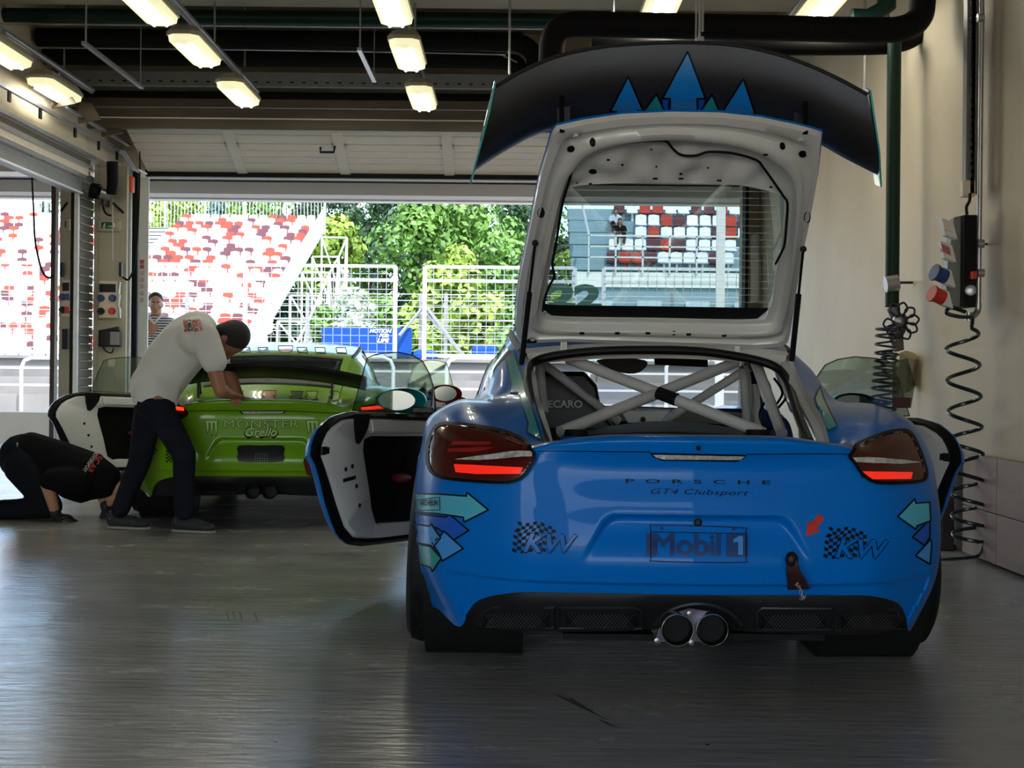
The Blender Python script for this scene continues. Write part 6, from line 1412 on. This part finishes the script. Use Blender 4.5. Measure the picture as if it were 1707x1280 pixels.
# end balustrade following the slope
mb = MB(); p0 = Vector((XR + .3, 50.3, rowZ(0) - .5)); p1 = Vector((XR + .3, 72.6, rowZ(30) - .5)); h = Vector((0, 0, 1.15))
mb.cyl(p0 + h, p1 + h, .04, 6); mb.cyl(p0, p1, .06, 6)
for k in range(90):
    q = p0.lerp(p1, k / 89); mb.box(q - Vector((.025, .035, 0)), q + h + Vector((.025, .035, 0)))
mb.cyl(p0 + h * .5, p1 + h * .5, .03, 6)
mb.build('end_balustrade', M_sclad, lst)
mb = MB(); zt = rowZ(29) + .3
for k in range(150): x = XR + .3 - k * .18; mb.box((x - .012, 72.7, zt - .8), (x + .012, 72.72, zt + 1.35))
for k in range(12): x = XR + .3 - k * 2.1; mb.box((x - .05, 72.66, zt - .8), (x + .05, 72.76, zt + 1.5))
mb.box((XR - 30, 72.66, zt + 1.32), (XR + .3, 72.76, zt + 1.40)); mb.build('top_railing', M_gal, lst)
# scaffold under the right end
mb = MB(); sx_ = XR + .35
for k in range(7):
    y = 51.5 + k * 3.3; z = rowZ(int((y - 51) / .72)) - .55
    for x in (sx_, sx_ + 1.3): mb.cyl((x, y, 0), (x, y, z), .06, 6)
    mb.cyl((sx_, y, z), (sx_ + 1.3, y, z), .05, 6); mb.cyl((sx_, y, .2), (sx_ + 1.3, y, z * .6), .05, 6); mb.cyl((sx_ + 1.3, y, z * .5), (sx_, y, z), .05, 6)
    if k < 6:
        z2 = rowZ(int((y + 3.3 - 51) / .72)) - .55
        for zz in (.33, .66, 1): mb.cyl((sx_ + 1.3, y, z * zz), (sx_ + 1.3, y + 3.3, z2 * zz), .05, 6)
        mb.cyl((sx_ + 1.3, y, .1), (sx_ + 1.3, y + 3.3, z2), .05, 6); mb.cyl((sx_ + 1.3, y + 3.3, .1), (sx_ + 1.3, y, z), .05, 6)
mb.build('scaffold', M_gal, lst)
cands = []
for i in range(NR):
    y = rowY(i); col = 0
    nc = 84
    for j in range(nc):
        x = XR - .3 - j * .5 - (i % 2) * .02
        if i >= 13 and -18.9 < x < -17.2: continue
        px = CX + x / y * F
        k = rs.random(); c = 0 if k < .60 else (1 if k < .80 else 2)
        if px < -420: break
        cands.append((i, j, x, y, rowZ(i) - .38, c))
# right stand through the tailgate
rst_y = lambda i: 52.0 + .8 * i; rst_z = lambda i: 5.15 + .56 * i
rsb = MB()
X0 = P(952, 500, 52).x
for i in range(6):
    y, z = rst_y(i), rst_z(i); rsb.box((X0, y - .5, z - .85), (14, y + .35, z - .40))
rsb.box((X0, 51.3, 0), (14, 51.5, rst_z(0) - .45))
rstand = rsb.build('grandstand', mat('stand_blue_grey', (.22, .33, .38), .7)); tag(rstand, 'right grandstand block of blue grey steps seen through the tailgate window', 'grandstand')
MB().box((X0, 51.2, rst_z(0) - 1.0), (14, 51.29, rst_z(0) - .45)).build('front_board', M_white, rstand)
mb = MB()
for k in range(12): x = X0 + .6 + k * 1.0; mb.box((x - .03, 51.1, rst_z(0) - .5), (x + .03, 51.18, rst_z(0) + .9))
for z in (.1, .5, .9): mb.box((X0 + .6, 51.1, rst_z(0) + z - .03), (14, 51.16, rst_z(0) + z + .03))
mb.cyl((X0 + .6, 51.1, rst_z(0) + .9), (X0 + .2, 55, rst_z(5) + 1.2), .05, 6); mb.build('front_railing', M_gal, rstand)
for k in range(7): MB().box((X0 + .6 + k * 1.8, 51.0, 1.0), (X0 + 1.5 + k * 1.8, 51.19, rst_z(0) - 1.5)).build('wall_panel', MATS['stand_cladding'], rstand)
right = []
for i in range(5):
    n = 10 if i > 0 else 10
    for j in range(n):
        px = 1022 + (1 if i % 2 else -3) + j * 21.5 if i < 2 else 1045 - 20 * (i == 4) + j * 21.5
        if i == 4: px = 1030 + j * 21.5
        x = (px + 0 - CX) / F * rst_y(i) + (.0); right.append((i, j, x, rst_y(i), rst_z(i) - .40))
pat = ['2112000020', '0002120000', '0100002100', '0012000120', '2011002210']
pat = ['2112000020', '0002120000', '.010000210', '.001200012', '2011002210']
nseat = 0
for i, j, x, y, z in right:
    ch_ = pat[i][j]
    if ch_ == '.': continue
    c = int(ch_); o = bpy.data.objects.new(SEATN[c] + '_stadium_seat', SD[c]); COL.objects.link(o); o.location = (x, y, z); nseat += 1
    tag(o, '%s seat, %s from the aisle in the %s row up of the right grandstand' % (SEATN[c], ordn(j + 1), ordn(i + 1)), 'stadium seat', 'seats of the right grandstand')
cands.sort(key=lambda t: t[3]); keep = 300 - nseat
vis = lambda t: -22 < CX + t[2] / t[3] * F < 92 or 240 < CX + t[2] / t[3] * F
near = [t for t in cands if vis(t)][:keep]; ns_ = set((t[0], t[1]) for t in near); far = [t for t in cands if (t[0], t[1]) not in ns_]
for i, j, x, y, z, c in near:
    o = bpy.data.objects.new(SEATN[c] + '_stadium_seat', SD[c]); COL.objects.link(o); o.location = (x, y, z)
    tag(o, '%s seat, %s from the right end in the %s row up of the left grandstand' % (SEATN[c], ordn(j + 1), ordn(i + 1)), 'stadium seat', 'seats of the left grandstand')
me_b = MB()
for i, j, x, y, z, c in far:
    d = SD[c]; me_b.m = c; me_b.add([v.co + Vector((x, y, z)) for v in d.vertices], [list(p.vertices) for p in d.polygons])
o = me_b.build('stadium_seats', SEATM); tag(o, 'upper rows of white, red and maroon seats at the top of the left grandstand', 'stadium seats', kind='stuff')
# spectators seated in the right stand
def sitter(px, py, Y, top, legs, label, arms=M_skin2, hairm=M_hair):
    c = P(px, py, Y); V = lambda x, y, z: c + Vector((x, y, z))
    hp, f, u, r = head(V(0, -.12, .48), (0, -.9, -.4), (0, -.2, 1), 1.1)
    sk = hp + [('c', V(0, -.03, .3), .05, V(0, -.09, .40), .05), ('c', V(0, 0, .0), .13, V(0, -.02, .28), .12), ('c', V(-.17, 0, .25), .05, V(-.22, -.15, .02), .045), ('c', V(-.22, -.15, .02), .045, V(-.06, -.40, -.02), .035), ('c', V(.17, 0, .25), .05, V(.22, -.15, .02), .045), ('c', V(.22, -.15, .02), .045, V(.06, -.40, -.02), .035),
        ('c', V(-.1, -.05, -.05), .08, V(-.13, -.48, -.02), .07), ('c', V(-.13, -.48, -.02), .065, V(-.13, -.5, -.42), .05), ('c', V(.1, -.05, -.05), .08, V(.13, -.48, -.02), .07), ('c', V(.13, -.48, -.02), .065, V(.13, -.5, -.42), .05)]
    sk += hand(V(-.06, -.40, -.02), (.6, -.6, -.3), (0, 0, -1), .6) + hand(V(.06, -.40, -.02), (-.6, -.6, -.3), (0, 0, -1), .6, thumb=-1)
    p = blob('person', sk, .014, arms, label=label, cat='person', smooth=3)
    blob('hair', hair(V(0, -.12, .48), f, u, r, 1.15), .016, hairm, p)
    blob('t_shirt', [('c', V(-.05, 0, .0), .16, V(-.05, -.01, .26), .135), ('c', V(.05, 0, .0), .16, V(.05, -.01, .26), .135), ('c', V(-.17, 0, .25), .085, V(-.21, -.1, .12), .07), ('c', V(.17, 0, .25), .085, V(.21, -.1, .12), .07)], .018, top, p)
    blob('trousers', [('c', V(-.1, -.03, -.06), .11, V(-.13, -.48, -.02), .09), ('c', V(-.13, -.48, -.02), .085, V(-.13, -.5, -.38), .065), ('c', V(.1, -.03, -.06), .11, V(.13, -.48, -.02), .09), ('c', V(.13, -.48, -.02), .085, V(.13, -.5, -.38), .065)], .018, legs, p)
    return p
sitter(1033, 390, 53.4, MATS['black_cotton'], MATS['navy_trousers'], 'person in black t-shirt sitting at the aisle of the right grandstand')
sitter(1026, 373, 54.6, mat('pale_blue_cotton', (.45, .52, .6), .8), MATS['navy_trousers'], 'person in pale blue top sitting one row behind the person in black')
# ---------------- trees
def leaf_mat(n, c):
    m = mat(n, c, .6, noise=.35, nscale=.7); b = m.node_tree.nodes['Principled BSDF']
    b.inputs['Subsurface Weight'].default_value = 0; return m
LM = [leaf_mat('leaf_mid', (.10, .21, .03)), leaf_mat('leaf_light', (.20, .30, .035)), leaf_mat('leaf_dark', (.022, .06, .02)), leaf_mat('leaf_blue', (.08, .15, .13)), leaf_mat('leaf_silver', (.38, .46, .34))]
M_bark = mat('bark', (.07, .05, .035), .9)
def tree(px, pyt, pyb, w, Y, lm, label, n=2600, ls=.30, conif=False, name='leafy_tree', seed=1, cat='tree'):
    R = random.Random(seed); top = P(px, pyt, Y); bot = P(px, pyb, Y); x0 = top.x; H = top.z - bot.z; rw = w / 2 * Y / F
    root = empty(name, (x0, Y, 0), label=label, cat=cat)
    tk_ = MB(); tk_.tube([(x0, Y, 0), (x0 + .1, Y, top.z * .5), (x0, Y, top.z * .88)], [.28, .18, .05], 8)
    clumps = []
    for k in range(26):
        a = R.uniform(0, 2 * PI); t = R.random(); zz = bot.z + H * t
        rad = rw * ((1 - t) * .95 + .03) if conif else rw * math.sqrt(max(.05, 1 - (2 * t - 1) ** 2)) * .8
        q = R.random() ** .5; clumps.append((Vector((x0 + math.cos(a) * rad * q, Y + math.sin(a) * rad * q, zz)), (rw * (.22 if conif else .36)) * R.uniform(.7, 1.2)))
        if k % 3 == 0: tk_.tube([(x0, Y, max(.5, zz - H * .2)), clumps[-1][0]], [.07, .02], 5)
    tk_.build('trunk', M_bark, root)
    mb = MB()
    for k in range(n):
        c, r = clumps[R.randrange(len(clumps))]
        d = Vector((R.gauss(0, 1), R.gauss(0, 1), R.gauss(0, 1))).normalized(); p = c + d * r * R.uniform(.75, 1.05)
        e = Vector((R.gauss(0, 1), R.gauss(0, 1), R.gauss(0, 1))).normalized(); nn = (d + e * .6).normalized(); a = nn.orthogonal().normalized(); b = nn.cross(a); an = R.uniform(0, PI); a, b = a * math.cos(an) + b * math.sin(an), b * math.cos(an) - a * math.sin(an)
        s = ls * R.uniform(.6, 1.3); a *= s; b *= s * .6
        mb.add([p - a, p - b * .8, p + a, p + b], [(0, 1, 2, 3)])
    fo = MB(); fo.v = mb.v; fo.f = mb.f; fo.mi = mb.mi
    me = bpy.data.meshes.new('foliage'); me.from_pydata([tuple(v) for v in fo.v], [], fo.f); me.materials.append(lm); o = bpy.data.objects.new('foliage', me); COL.objects.link(o); attach(o, root)
T_ = [(555, 385, 600, 150, 78, 1, 'yellow green rounded tree just right of the grandstand'), (640, 325, 600, 170, 92, 2, 'dark tall tree behind the yellow green tree'), (700, 345, 620, 200, 84, 0, 'broad mid green tree in the centre of the opening'), (800, 335, 610, 200, 86, 0, 'broad green tree left of the blue tailgate'), (880, 330, 610, 170, 95, 2, 'dark green tree right behind the tailgate edge'), (520, 330, 520, 130, 100, 2, 'dark tree behind the top end of the grandstand'),
      (300, 335, 420, 220, 110, 1, 'light green tree line above the left grandstand, left part'), (430, 335, 420, 200, 112, 0, 'green tree above the left grandstand near its right end'), (752, 430, 620, 140, 76, 1, 'lower light green tree in the fence gap'), (960, 430, 620, 110, 72, 1, 'bright bush like tree left of the number board'),
      (620, 330, 600, 120, 104, 0, 'green tree behind the dark tree top'), (735, 322, 600, 160, 108, 2, 'dark evergreen behind the centre tree'), (560, 322, 600, 190, 116, 2, 'dark tree filling the gap right of the grandstand'), (860, 318, 600, 220, 118, 0, 'tall green tree behind the trees at the tailgate edge'), (200, 330, 460, 260, 118, 0, 'green tree behind the white post')]
for k, (px, a, b, w, Y, c, lab) in enumerate(T_): tree(px, a, b, w, Y, LM[c], lab, n=5200 if w > 140 else 3400, ls=.24, seed=k + 3)
tree(75, 342, 420, 46, 96, LM[3], 'bluish spruce above the far left seats', n=1500, conif=True, name='spruce_tree', seed=21); tree(362, 332, 400, 60, 100, LM[3], 'bluish spruce above the middle of the left grandstand', n=1500, conif=True, name='spruce_tree', seed=22)
for k, (px, a, b, w, Y, c, lab) in enumerate(((590, 488, 560, 80, 58, 4, 'pale silvery bush above the blue banner'), (540, 520, 600, 80, 60, 0, 'green bush left of the banner'), (690, 520, 610, 90, 58, 1, 'light green bush in the fence gap'), (800, 500, 610, 140, 60, 1, 'light green bush behind the right fence panel'), (860, 520, 610, 90, 57, 0, 'green bush beside the blue car roof'), (480, 500, 600, 90, 66, 2, 'dark bush behind the scaffold'), (640, 500, 600, 80, 62, 0, 'green bush behind the banner'))):
    tree(px, a, b, w, Y, LM[c], lab, n=1500, ls=.22, name='bush', seed=40 + k, cat='bush')
